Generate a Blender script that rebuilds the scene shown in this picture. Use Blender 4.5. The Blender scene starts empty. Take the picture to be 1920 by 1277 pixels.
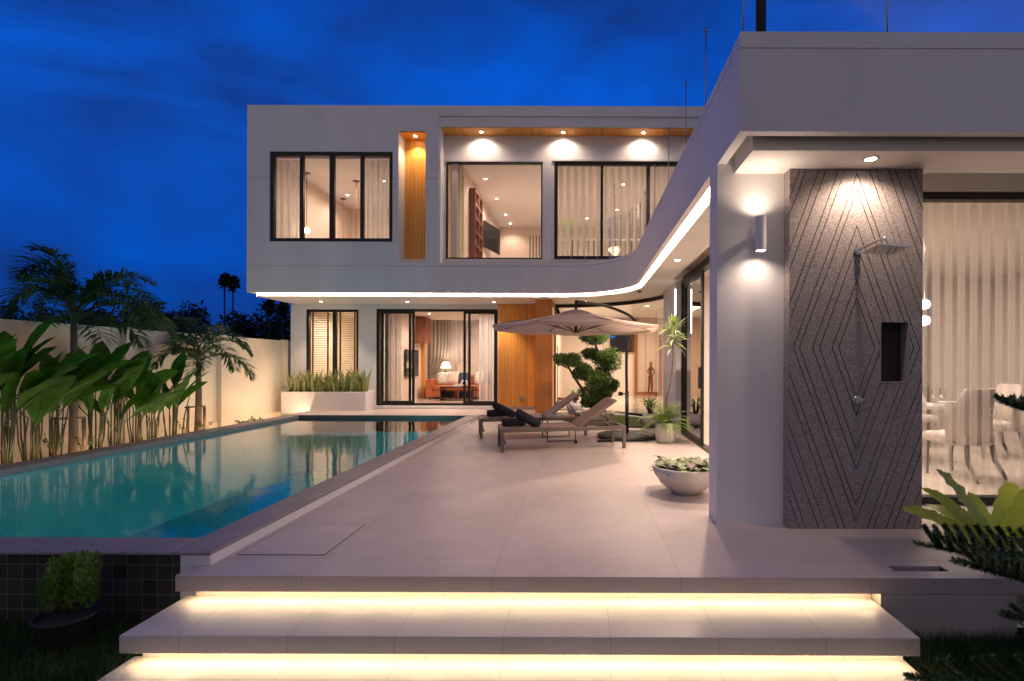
import bpy, bmesh, math, random
from mathutils import Vector, Matrix
from mathutils.geometry import tessellate_polygon
random.seed(7)
R = math.radians
SC = bpy.context.scene
COL = SC.collection

# ------------------------------------------------------------------ camera
cam_d = bpy.data.cameras.new('camera'); cam = bpy.data.objects.new('camera', cam_d); COL.objects.link(cam)
cam.location = (0, 0, 1.35)
cam.matrix_world = Matrix.Translation((0, 0, 1.35)) @ Matrix.Rotation(R(90), 4, 'X') @ Matrix.Rotation(R(0.2), 4, 'Z')
cam_d.sensor_width = 36.0
cam_d.lens = 950 / 1920 * 36
cam_d.shift_x = -129 / 1920
cam_d.shift_y = 43.5 / 1920
cam_d.clip_start = 0.05; cam_d.clip_end = 2000
SC.camera = cam
SC.view_settings.view_transform = 'Standard'; SC.view_settings.look = 'None'
SC.view_settings.exposure = 0.15; SC.view_settings.gamma = 1.0
SC.cycles.use_denoising = True
try: SC.cycles.denoiser = 'OPENIMAGEDENOISE'
except Exception: pass
SC.cycles.max_bounces = 8; SC.cycles.diffuse_bounces = 4; SC.cycles.glossy_bounces = 4
SC.cycles.transparent_max_bounces = 24; SC.cycles.transmission_bounces = 4
SC.cycles.sample_clamp_indirect = 4.0
SC.cycles.caustics_reflective = False; SC.cycles.caustics_refractive = False
SC.cycles.use_light_tree = True

# ------------------------------------------------------------------ dusk sky
W = bpy.data.worlds.new('World'); SC.world = W; W.use_nodes = True
wn = W.node_tree; wn.nodes.clear()
def N(t, ty, **k):
    n = t.nodes.new(ty)
    for a, b in k.items():
        if a in n.inputs: n.inputs[a].default_value = b
        else: setattr(n, a, b)
    return n
def L(t, a, b): t.links.new(a, b)
tc = N(wn, 'ShaderNodeTexCoord')
sep = N(wn, 'ShaderNodeSeparateXYZ'); L(wn, tc.outputs['Generated'], sep.inputs[0])
gr = N(wn, 'ShaderNodeValToRGB'); L(wn, sep.outputs['Z'], gr.inputs[0])
e = gr.color_ramp.elements
e[0].position = 0.0; e[0].color = (0.0008, 0.040, 0.235, 1)
e[1].position = 1.0; e[1].color = (0.002, 0.035, 0.24, 1)
x = e.new(0.12); x.color = (0.0010, 0.066, 0.42, 1)
x = e.new(0.38); x.color = (0.0010, 0.118, 0.76, 1)
x = e.new(0.62); x.color = (0.0012, 0.06, 0.42, 1)
mp = N(wn, 'ShaderNodeMapping'); mp.inputs['Scale'].default_value = (1.6, 1.3, 3.4); mp.inputs['Location'].default_value = (0.62, 0.3, 1.05)
L(wn, tc.outputs['Generated'], mp.inputs[0])
nz = N(wn, 'ShaderNodeTexNoise', Scale=1.25, Detail=7.0, Roughness=0.56, Distortion=0.5); L(wn, mp.outputs[0], nz.inputs['Vector'])
cr = N(wn, 'ShaderNodeValToRGB'); L(wn, nz.outputs[0], cr.inputs[0])
cr.color_ramp.elements[0].position = 0.36; cr.color_ramp.elements[0].color = (0, 0, 0, 1)
cr.color_ramp.elements[1].position = 0.66; cr.color_ramp.elements[1].color = (1, 1, 1, 1)
mx = N(wn, 'ShaderNodeMixRGB', blend_type='MIX'); mx.inputs[2].default_value = (0.006, 0.028, 0.165, 1)
mf = N(wn, 'ShaderNodeMath', operation='MULTIPLY'); L(wn, cr.outputs[0], mf.inputs[0]); mf.inputs[1].default_value = 0.85
L(wn, mf.outputs[0], mx.inputs[0]); L(wn, gr.outputs[0], mx.inputs[1])
# afterglow in the sky behind the photographer (the side where the sun went down)
bk = N(wn, 'ShaderNodeMapRange'); bk.inputs['From Min'].default_value = 0.1; bk.inputs['From Max'].default_value = -0.9
L(wn, sep.outputs['Y'], bk.inputs[0])
mb = N(wn, 'ShaderNodeMixRGB', blend_type='MIX'); L(wn, bk.outputs[0], mb.inputs[0]); L(wn, mx.outputs[0], mb.inputs[1]); mb.inputs[2].default_value = (0.26, 0.225, 0.22, 1)
bg = N(wn, 'ShaderNodeBackground', Strength=1.0); L(wn, mb.outputs[0], bg.inputs[0])
wo = N(wn, 'ShaderNodeOutputWorld'); L(wn, bg.outputs[0], wo.inputs[0])

# ------------------------------------------------------------------ measuring helper: photo coordinate + real distance -> point
def P(x, y, Y):
    xr, yr = x - 1089, y - 682
    return ((xr + .0035 * yr) * Y / 950, Y, 1.35 - (yr - .0035 * xr) * Y / 950)
def PX(x, Y, y=682): return P(x, y, Y)[0]
def PZ(y, Y, x=1089): return P(x, y, Y)[2]

# ------------------------------------------------------------------ materials
MATS = {}
def mat(name, col, rough=.6, metal=0., bump=0., bscale=60., var=0., vscale=3., spec=.5, trans=0., coat=0., stretch=None, emit=None, estr=0.):
    m = bpy.data.materials.new(name); m.use_nodes = True; t = m.node_tree
    b = t.nodes['Principled BSDF']
    b.inputs['Base Color'].default_value = (*col, 1); b.inputs['Roughness'].default_value = rough
    b.inputs['Metallic'].default_value = metal; b.inputs['Specular IOR Level'].default_value = spec
    if coat: b.inputs['Coat Weight'].default_value = coat
    co = N(t, 'ShaderNodeTexCoord'); mp = N(t, 'ShaderNodeMapping'); L(t, co.outputs['Object'], mp.inputs[0])
    if stretch: mp.inputs['Scale'].default_value = stretch
    if var:
        n = N(t, 'ShaderNodeTexNoise', Scale=vscale, Detail=5.0, Roughness=.6); L(t, mp.outputs[0], n.inputs['Vector'])
        mr = N(t, 'ShaderNodeMapRange'); mr.inputs['From Min'].default_value = .3; mr.inputs['From Max'].default_value = .7
        mr.inputs['To Min'].default_value = 1 - var; mr.inputs['To Max'].default_value = 1 + var; L(t, n.outputs[0], mr.inputs[0])
        vm = N(t, 'ShaderNodeVectorMath', operation='SCALE'); vm.inputs[0].default_value = col; L(t, mr.outputs[0], vm.inputs['Scale'])
        L(t, vm.outputs[0], b.inputs['Base Color'])
        r2 = N(t, 'ShaderNodeMapRange'); r2.inputs['To Min'].default_value = max(0, rough * .8); r2.inputs['To Max'].default_value = min(1, rough * 1.25)
        L(t, n.outputs[0], r2.inputs[0]); L(t, r2.outputs[0], b.inputs['Roughness'])
    if bump:
        n2 = N(t, 'ShaderNodeTexNoise', Scale=bscale, Detail=3.0); L(t, mp.outputs[0], n2.inputs['Vector'])
        bp = N(t, 'ShaderNodeBump', Strength=bump, Distance=.01); L(t, n2.outputs[0], bp.inputs['Height']); L(t, bp.outputs[0], b.inputs['Normal'])
    if trans:
        o = t.nodes['Material Output']
        tr = N(t, 'ShaderNodeBsdfTranslucent'); tr.inputs[0].default_value = (*[min(1, c * 1.4) for c in col], 1)
        ms = N(t, 'ShaderNodeMixShader', Fac=trans); L(t, b.outputs[0], ms.inputs[1]); L(t, tr.outputs[0], ms.inputs[2]); L(t, ms.outputs[0], o.inputs[0])
    if emit:
        b.inputs['Emission Color'].default_value = (*emit, 1); b.inputs['Emission Strength'].default_value = estr
    MATS[name] = m
    return m
def emis(name, col, s):
    m = bpy.data.materials.new(name); m.use_nodes = True; t = m.node_tree; t.nodes.clear()
    em = N(t, 'ShaderNodeEmission', Strength=s); em.inputs[0].default_value = (*col, 1)
    o = N(t, 'ShaderNodeOutputMaterial'); L(t, em.outputs[0], o.inputs[0]); return m

WALL = mat('white_render', (.77, .745, .75), .7, bump=.08, bscale=90, var=.05, vscale=1.1)
def addlines(m, zs, w=.004, axis='Z', dark=.55):
    """thin expansion joints in render at given heights (world z, since parts share the villa's z)"""
    t = m.node_tree; b = t.nodes['Principled BSDF']
    src = b.inputs['Base Color'].links[0].from_socket if b.inputs['Base Color'].links else None
    co = N(t, 'ShaderNodeTexCoord'); s = N(t, 'ShaderNodeSeparateXYZ'); L(t, co.outputs['Object'], s.inputs[0])
    prev = None
    for z in zs:
        a = N(t, 'ShaderNodeMath', operation='COMPARE'); L(t, s.outputs[axis], a.inputs[0]); a.inputs[1].default_value = z; a.inputs[2].default_value = w
        if prev is None: prev = a.outputs[0]
        else:
            q = N(t, 'ShaderNodeMath', operation='MAXIMUM'); L(t, prev, q.inputs[0]); L(t, a.outputs[0], q.inputs[1]); prev = q.outputs[0]
    mxr = N(t, 'ShaderNodeMixRGB', blend_type='MULTIPLY'); L(t, prev, mxr.inputs[0]); L(t, src, mxr.inputs[1]); mxr.inputs[2].default_value = (dark,) * 3 + (1,)
    L(t, mxr.outputs[0], b.inputs['Base Color'])
WALLJ = mat('white_render_jointed', (.77, .745, .75), .7, bump=.08, bscale=90, var=.06, vscale=.9, stretch=(1.6, 1.6, .5))
addlines(WALLJ, [3.68, 5.78], .006)
SOFF = mat('soffit_paint', (.80, .77, .74), .55, var=.015, vscale=2)
INT = mat('interior_paint', (.72, .60, .52), .6, var=.02)
INTW = mat('interior_white', (.74, .66, .60), .6, var=.02)
CREAM = mat('cream_wall_paint', (.66, .58, .47), .75, bump=.08, bscale=70, var=.07, vscale=1.2, stretch=(1, 1, .45))
FRAME = mat('dark_aluminium', (.028, .026, .026), .38, metal=.6, spec=.5)
BLK = mat('black_metal', (.018, .018, .02), .4, metal=.3)
CHROME = mat('chrome', (.8, .8, .82), .12, metal=1.0)
STEEL = mat('brushed_steel', (.42, .4, .38), .35, metal=.9)
LFRAME = mat('taupe_aluminium', (.16, .13, .11), .45, metal=.3, bump=.02)
SLING = mat('taupe_sling_fabric', (.30, .21, .17), .8, bump=.15, bscale=400, var=.05, vscale=20)
TOWEL = mat('dark_towel', (.018, .018, .026), .95, bump=.9, bscale=160, var=.3, vscale=60)
PARA = mat('parasol_fabric', (.52, .40, .33), .8, bump=.05, bscale=200, var=.05, trans=.35)
RUB = mat('black_plastic', (.02, .02, .022), .55, bump=.1, bscale=90)
POTW = mat('white_pot', (.66, .62, .58), .5, bump=.06, bscale=50, var=.06, vscale=6)
SOIL = mat('soil', (.05, .035, .025), .95, bump=1, bscale=60)
BARK = mat('bark', (.13, .095, .065), .85, bump=.7, bscale=40, var=.3, vscale=15, stretch=(1, 1, .3))
PBARK = mat('palm_bark', (.16, .11, .08), .85, bump=.5, bscale=20, var=.25, vscale=10, stretch=(.4, .4, 3))
STAKE = mat('bamboo_stake', (.19, .12, .07), .7, bump=.2, var=.25, vscale=14)
HELI = mat('banana_like_leaf', (.035, .12, .008), .5, var=.5, vscale=9, trans=.3, spec=.12)
HSTEM = mat('leaf_stalk', (.03, .034, .009), .5, var=.3, vscale=12)
PALM = mat('palm_leaf', (.05, .12, .025), .5, var=.3, vscale=8, trans=.25)
BONS = mat('bonsai_leaf', (.13, .21, .055), .45, var=.4, vscale=18, trans=.2)
SNAKE = mat('snake_plant_leaf', (.30, .32, .11), .45, var=.6, vscale=30, trans=.1)
FERN = mat('fern_leaf', (.28, .42, .10), .5, var=.25, vscale=16, trans=.35)
NEST = mat('nest_fern_leaf', (.42, .50, .06), .38, var=.2, vscale=12, trans=.3)
ARAU = mat('pine_needle', (.03, .075, .022), .6, var=.4, vscale=30)
BUSH = mat('bush_leaf', (.13, .24, .03), .55, var=.35, vscale=30, trans=.2)
PURP = mat('purple_leaf', (.16, .11, .10), .5, var=.4, vscale=25)
VAR = mat('variegated_leaf', (.45, .50, .28), .5, var=.3, vscale=25, trans=.3)
DARKT = mat('distant_foliage', (.012, .02, .016), .9, var=.4, vscale=1)
EARTH = mat('garden_soil', (.20, .15, .10), .95, bump=.6, bscale=30, var=.3, vscale=6)
LAWN = mat('lawn_base', (.025, .04, .015), .95, bump=.8, bscale=40, var=.4, vscale=5)
GRASS = mat('grass_blade', (.055, .10, .028), .6, var=.5, vscale=6, trans=.2)
LEATHER = mat('tan_leather', (.42, .12, .045), .45, bump=.08, bscale=60, var=.1)
CUSHD = mat('navy_cushion', (.035, .045, .08), .85, bump=.2, bscale=200)
CUSHW = mat('patterned_cushion', (.55, .5, .45), .85, bump=.2, bscale=200, var=.5, vscale=14)
REDWOOD = mat('dark_lacquered_wood', (.06, .015, .012), .2, coat=.5, var=.3, vscale=6)
SHELFW = mat('shelf_wood', (.24, .085, .05), .45, var=.25, vscale=8, stretch=(1, 1, .2))
BRONZE = mat('bronze', (.03, .018, .01), .75, spec=.1, metal=.0, var=.3, vscale=12)
GOLD = mat('gold_patina', (.22, .12, .03), .5, metal=.4)
UPH = mat('cream_upholstery', (.58, .49, .43), .8, bump=.1, bscale=250, var=.03)
LEGW = mat('grey_wood', (.13, .105, .085), .5, var=.1, vscale=12)
CHINA = mat('white_china', (.75, .72, .68), .2)
SCREEN = mat('tv_screen', (.01, .012, .016), .12)
DRAPE = mat('grey_drape', (.40, .34, .30), .85, var=.06, trans=.2)
TILEF = mat('rose_floor_tile', (.42, .20, .15), .18, var=.1, vscale=3)

def tile_mat(name, col, grout, bw, bh, rough, mortar=.004, offs=0., var=.04, vec='XY', bump=.1, off=(0, 0, 0), spec=.5, vscale=2.5, speckle=0.):
    m = bpy.data.materials.new(name); m.use_nodes = True; t = m.node_tree; b = t.nodes['Principled BSDF']
    b.inputs['Specular IOR Level'].default_value = spec
    co = N(t, 'ShaderNodeTexCoord'); mp = N(t, 'ShaderNodeMapping'); mp.inputs['Location'].default_value = off
    if vec == 'XZ': mp.inputs['Rotation'].default_value = (R(-90), 0, 0)
    if vec == 'YZ': mp.inputs['Rotation'].default_value = (R(-90), R(0), R(-90))
    L(t, co.outputs['Object'], mp.inputs[0])
    br = N(t, 'ShaderNodeTexBrick', offset=offs, squash=1.0); L(t, mp.outputs[0], br.inputs['Vector'])
    br.inputs['Scale'].default_value = 1; br.inputs['Mortar Size'].default_value = mortar; br.inputs['Mortar Smooth'].default_value = .2
    br.inputs['Brick Width'].default_value = bw; br.inputs['Row Height'].default_value = bh; br.inputs['Bias'].default_value = 0
    br.inputs['Color1'].default_value = (*[c * (1 - var) for c in col], 1); br.inputs['Color2'].default_value = (*[c * (1 + var) for c in col], 1)
    br.inputs['Mortar'].default_value = (*grout, 1)
    n = N(t, 'ShaderNodeTexNoise', Scale=vscale, Detail=7.0, Roughness=.65); L(t, co.outputs['Object'], n.inputs['Vector'])
    mr = N(t, 'ShaderNodeMapRange'); mr.inputs['From Min'].default_value = .3; mr.inputs['From Max'].default_value = .7; mr.inputs['To Min'].default_value = .9; mr.inputs['To Max'].default_value = 1.09
    L(t, n.outputs[0], mr.inputs[0])
    vm = N(t, 'ShaderNodeVectorMath', operation='SCALE'); L(t, br.outputs['Color'], vm.inputs[0]); L(t, mr.outputs[0], vm.inputs['Scale'])
    outc = vm.outputs[0]
    if speckle:
        n3 = N(t, 'ShaderNodeTexNoise', Scale=230, Detail=2.0); L(t, co.outputs['Object'], n3.inputs['Vector'])
        m3 = N(t, 'ShaderNodeMapRange'); m3.inputs['From Min'].default_value = .35; m3.inputs['From Max'].default_value = .65; m3.inputs['To Min'].default_value = 1 - speckle; m3.inputs['To Max'].default_value = 1 + speckle
        L(t, n3.outputs[0], m3.inputs[0])
        v3 = N(t, 'ShaderNodeVectorMath', operation='SCALE'); L(t, outc, v3.inputs[0]); L(t, m3.outputs[0], v3.inputs['Scale']); outc = v3.outputs[0]
    L(t, outc, b.inputs['Base Color'])
    n2 = N(t, 'ShaderNodeTexNoise', Scale=6.0, Detail=5.0); L(t, co.outputs['Object'], n2.inputs['Vector'])
    r2 = N(t, 'ShaderNodeMapRange'); r2.inputs['From Min'].default_value = .3; r2.inputs['From Max'].default_value = .7; r2.inputs['To Min'].default_value = rough * .85; r2.inputs['To Max'].default_value = rough * 1.2
    L(t, n2.outputs[0], r2.inputs[0]); L(t, r2.outputs[0], b.inputs['Roughness'])
    bp = N(t, 'ShaderNodeBump', Strength=bump, Distance=.003, invert=True); L(t, br.outputs['Fac'], bp.inputs['Height']); L(t, bp.outputs[0], b.inputs['Normal'])
    return m
DECK = tile_mat('porcelain_deck_tile', (.52, .44, .405), (.38, .32, .29), 1.2, .6, .42, .003, off=(.56, .106, 0), bump=.2, var=.045, vscale=1.6)
STEP = tile_mat('porcelain_step_tile', (.58, .52, .46), (.40, .35, .30), .6, 1.2, .38, .003, off=(.1, .3, 0), bump=.3)
STEPF = tile_mat('porcelain_step_front', (.56, .50, .44), (.34, .3, .26), 1.2, 4, .4, .003, off=(.56, 1, 0), vec='XZ', bump=.3)
COPE = tile_mat('speckled_granite', (.27, .225, .215), (.17, .14, .13), 1.2, 1.2, .45, .003, off=(.3, .2, 0), speckle=.4)
COPEY = COPE
DTILE = tile_mat('dark_square_tile', (.05, .048, .044), (.16, .15, .13), .1, .1, .3, .003, vec='XZ', var=.35, bump=.5, off=(.02, 0, .0))
MOSA = tile_mat('pool_mosaic', (.02, .35, .39), (.06, .38, .40), .05, .05, .3, .003, var=.12)
FLINT = tile_mat('cream_marble_floor', (.62, .54, .47), (.5, .43, .37), .8, .8, .12, .002, var=.02)
MARB = tile_mat('veined_marble', (.60, .50, .45), (.3, .25, .22), 1.2, 3, .2, .004, vec='XZ', var=.02, vscale=1.5)

def wood(name, c1, c2, plank=.09):
    m = bpy.data.materials.new(name); m.use_nodes = True; t = m.node_tree; b = t.nodes['Principled BSDF']; b.inputs['Roughness'].default_value = .5
    co = N(t, 'ShaderNodeTexCoord'); mp = N(t, 'ShaderNodeMapping'); mp.inputs['Scale'].default_value = (22, 22, .9); L(t, co.outputs['Object'], mp.inputs[0])
    n = N(t, 'ShaderNodeTexNoise', Scale=1.2, Detail=6.0, Roughness=.6, Distortion=.4); L(t, mp.outputs[0], n.inputs['Vector'])
    cr = N(t, 'ShaderNodeValToRGB'); L(t, n.outputs[0], cr.inputs[0])
    cr.color_ramp.elements[0].position = .3; cr.color_ramp.elements[0].color = (*c1, 1); cr.color_ramp.elements[1].position = .72; cr.color_ramp.elements[1].color = (*c2, 1)
    br = N(t, 'ShaderNodeTexBrick', offset=.0); mp2 = N(t, 'ShaderNodeMapping'); mp2.inputs['Rotation'].default_value = (R(-90), 0, 0); L(t, co.outputs['Object'], mp2.inputs[0]); L(t, mp2.outputs[0], br.inputs['Vector'])
    br.inputs['Scale'].default_value = 1; br.inputs['Brick Width'].default_value = plank; br.inputs['Row Height'].default_value = 20; br.inputs['Mortar Size'].default_value = .0022
    br.inputs['Color1'].default_value = (.85, .85, .85, 1); br.inputs['Color2'].default_value = (1.1, 1.1, 1.1, 1); br.inputs['Mortar'].default_value = (.45, .4, .35, 1)
    mm = N(t, 'ShaderNodeMixRGB', blend_type='MULTIPLY', Fac=1.0); L(t, cr.outputs[0], mm.inputs[1]); L(t, br.outputs['Color'], mm.inputs[2]); L(t, mm.outputs[0], b.inputs['Base Color'])
    return m
WOOD = wood('honey_timber_cladding', (.66, .27, .045), (.85, .40, .085))
WOOD2 = wood('reddish_timber_cladding', (.58, .21, .045), (.74, .30, .07))

def glassmat(name, tint=(.97, .98, .975), rough=0., f=1.0):
    m = bpy.data.materials.new(name); m.use_nodes = True; t = m.node_tree; t.nodes.clear()
    fr = N(t, 'ShaderNodeFresnel', IOR=1.5); mu = N(t, 'ShaderNodeMath', operation='MULTIPLY'); L(t, fr.outputs[0], mu.inputs[0]); mu.inputs[1].default_value = f
    tr = N(t, 'ShaderNodeBsdfTransparent'); tr.inputs[0].default_value = (*tint, 1)
    gl = N(t, 'ShaderNodeBsdfGlossy', Roughness=rough)
    ms = N(t, 'ShaderNodeMixShader'); L(t, mu.outputs[0], ms.inputs[0]); L(t, tr.outputs[0], ms.inputs[1]); L(t, gl.outputs[0], ms.inputs[2])
    o = N(t, 'ShaderNodeOutputMaterial'); L(t, ms.outputs[0], o.inputs[0]); return m
GLASS = glassmat('window_glass')
GLASSR = glassmat('railing_glass', (.93, .96, .95), 0, .12)
GLASSC = glassmat('coated_glass', (.97, .98, .975), 0, .4)

def sheer(name, op_lo, op_hi, period, col=(.72, .66, .61), axis='X'):
    """sheer curtain fabric: vertical strips of denser and thinner weave"""
    m = bpy.data.materials.new(name); m.use_nodes = True; t = m.node_tree; t.nodes.clear()
    co = N(t, 'ShaderNodeTexCoord'); s = N(t, 'ShaderNodeSeparateXYZ'); L(t, co.outputs['Object'], s.inputs[0])
    a = N(t, 'ShaderNodeMath', operation='MULTIPLY'); L(t, s.outputs[axis], a.inputs[0]); a.inputs[1].default_value = 2 * math.pi / period
    c = N(t, 'ShaderNodeMath', operation='SINE'); L(t, a.outputs[0], c.inputs[0])
    mr = N(t, 'ShaderNodeMapRange'); mr.inputs['From Min'].default_value = -.12; mr.inputs['From Max'].default_value = .12
    mr.inputs['To Min'].default_value = op_lo; mr.inputs['To Max'].default_value = op_hi; L(t, c.outputs[0], mr.inputs[0])
    tr = N(t, 'ShaderNodeBsdfTransparent'); df = N(t, 'ShaderNodeBsdfDiffuse'); df.inputs[0].default_value = (*col, 1)
    tl = N(t, 'ShaderNodeBsdfTranslucent'); tl.inputs[0].default_value = (*col, 1)
    m1 = N(t, 'ShaderNodeMixShader', Fac=.55); L(t, df.outputs[0], m1.inputs[1]); L(t, tl.outputs[0], m1.inputs[2])
    m2 = N(t, 'ShaderNodeMixShader'); L(t, mr.outputs[0], m2.inputs[0]); L(t, tr.outputs[0], m2.inputs[1]); L(t, m1.outputs[0], m2.inputs[2])
    o = N(t, 'ShaderNodeOutputMaterial'); L(t, m2.outputs[0], o.inputs[0]); return m
SHEER = sheer('striped_sheer', .08, .42, .125)
SHEERU = sheer('striped_sheer_upper', .25, .8, .19)
VOILE = sheer('white_voile', .55, .9, .17, (.80, .79, .80))

def water_mat():
    m = bpy.data.materials.new('pool_water'); m.use_nodes = True; t = m.node_tree; t.nodes.clear()
    co = N(t, 'ShaderNodeTexCoord'); mp = N(t, 'ShaderNodeMapping'); mp.inputs['Scale'].default_value = (1.0, .6, 1); L(t, co.outputs['Object'], mp.inputs[0])
    n = N(t, 'ShaderNodeTexNoise', Scale=1.6, Detail=3.0, Roughness=.5); L(t, mp.outputs[0], n.inputs['Vector'])
    bp = N(t, 'ShaderNodeBump', Strength=.10, Distance=.05); L(t, n.outputs[0], bp.inputs['Height'])
    fr = N(t, 'ShaderNodeFresnel', IOR=1.33); L(t, bp.outputs[0], fr.inputs['Normal'])
    mu = N(t, 'ShaderNodeMath', operation='MULTIPLY'); L(t, fr.outputs[0], mu.inputs[0]); mu.inputs[1].default_value = 1.25; mu.use_clamp = True
    tr = N(t, 'ShaderNodeBsdfTransparent'); tr.inputs[0].default_value = (.30, .78, .82, 1)
    gl = N(t, 'ShaderNodeBsdfGlossy', Roughness=.075); L(t, bp.outputs[0], gl.inputs['Normal'])
    ms = N(t, 'ShaderNodeMixShader'); L(t, mu.outputs[0], ms.inputs[0]); L(t, tr.outputs[0], ms.inputs[1]); L(t, gl.outputs[0], ms.inputs[2])
    o = N(t, 'ShaderNodeOutputMaterial'); L(t, ms.outputs[0], o.inputs[0]); return m
WATER = water_mat()

def pebble_mat(name, dark=False):
    m = bpy.data.materials.new(name); m.use_nodes = True; t = m.node_tree; b = t.nodes['Principled BSDF']; b.inputs['Roughness'].default_value = .75
    co = N(t, 'ShaderNodeTexCoord')
    v = N(t, 'ShaderNodeTexVoronoi', Scale=150.0); L(t, co.outputs['Object'], v.inputs['Vector'])
    cr = N(t, 'ShaderNodeValToRGB'); L(t, v.outputs['Color'], cr.inputs[0])
    cr.color_ramp.elements[0].color = (.12, .10, .098, 1); cr.color_ramp.elements[1].color = (.52, .455, .44, 1)
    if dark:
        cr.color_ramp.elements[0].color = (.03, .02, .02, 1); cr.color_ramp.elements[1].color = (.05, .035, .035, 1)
    L(t, cr.outputs[0], b.inputs['Base Color'])
    bp = N(t, 'ShaderNodeBump', Strength=.8, Distance=.004, invert=True); L(t, v.outputs['Distance'], bp.inputs['Height']); L(t, bp.outputs[0], b.inputs['Normal'])
    return m
PEB = pebble_mat('washed_pebble'); PEBD = pebble_mat('groove_pebble', True)

# lit things
WARM = (1.0, .74, .56); WARM2 = (1.0, .74, .42)
E_COVE = emis('cove_led', (1, .60, .44), 62)
E_STEP = emis('step_led', (1, .77, .47), 33)
E_LAMP = emis('lamp_disc_glow', (1, .85, .68), 40)
E_SHADE = emis('lamp_shade_glow', (1, .72, .42), 3.2)
E_POOL = emis('pool_lamp_glow', (.85, 1, 1), 25)
E_REFLECT = emis('painted_blue_reflection', (.03, .25, .9), 1.0)  # blue reflection on the hall television, put in as emission
E_GLOW = emis('uplight_glow', (1, .85, .7), 14)
E_PEND = emis('pendant_glow', (1, .8, .55), 18)
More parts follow.
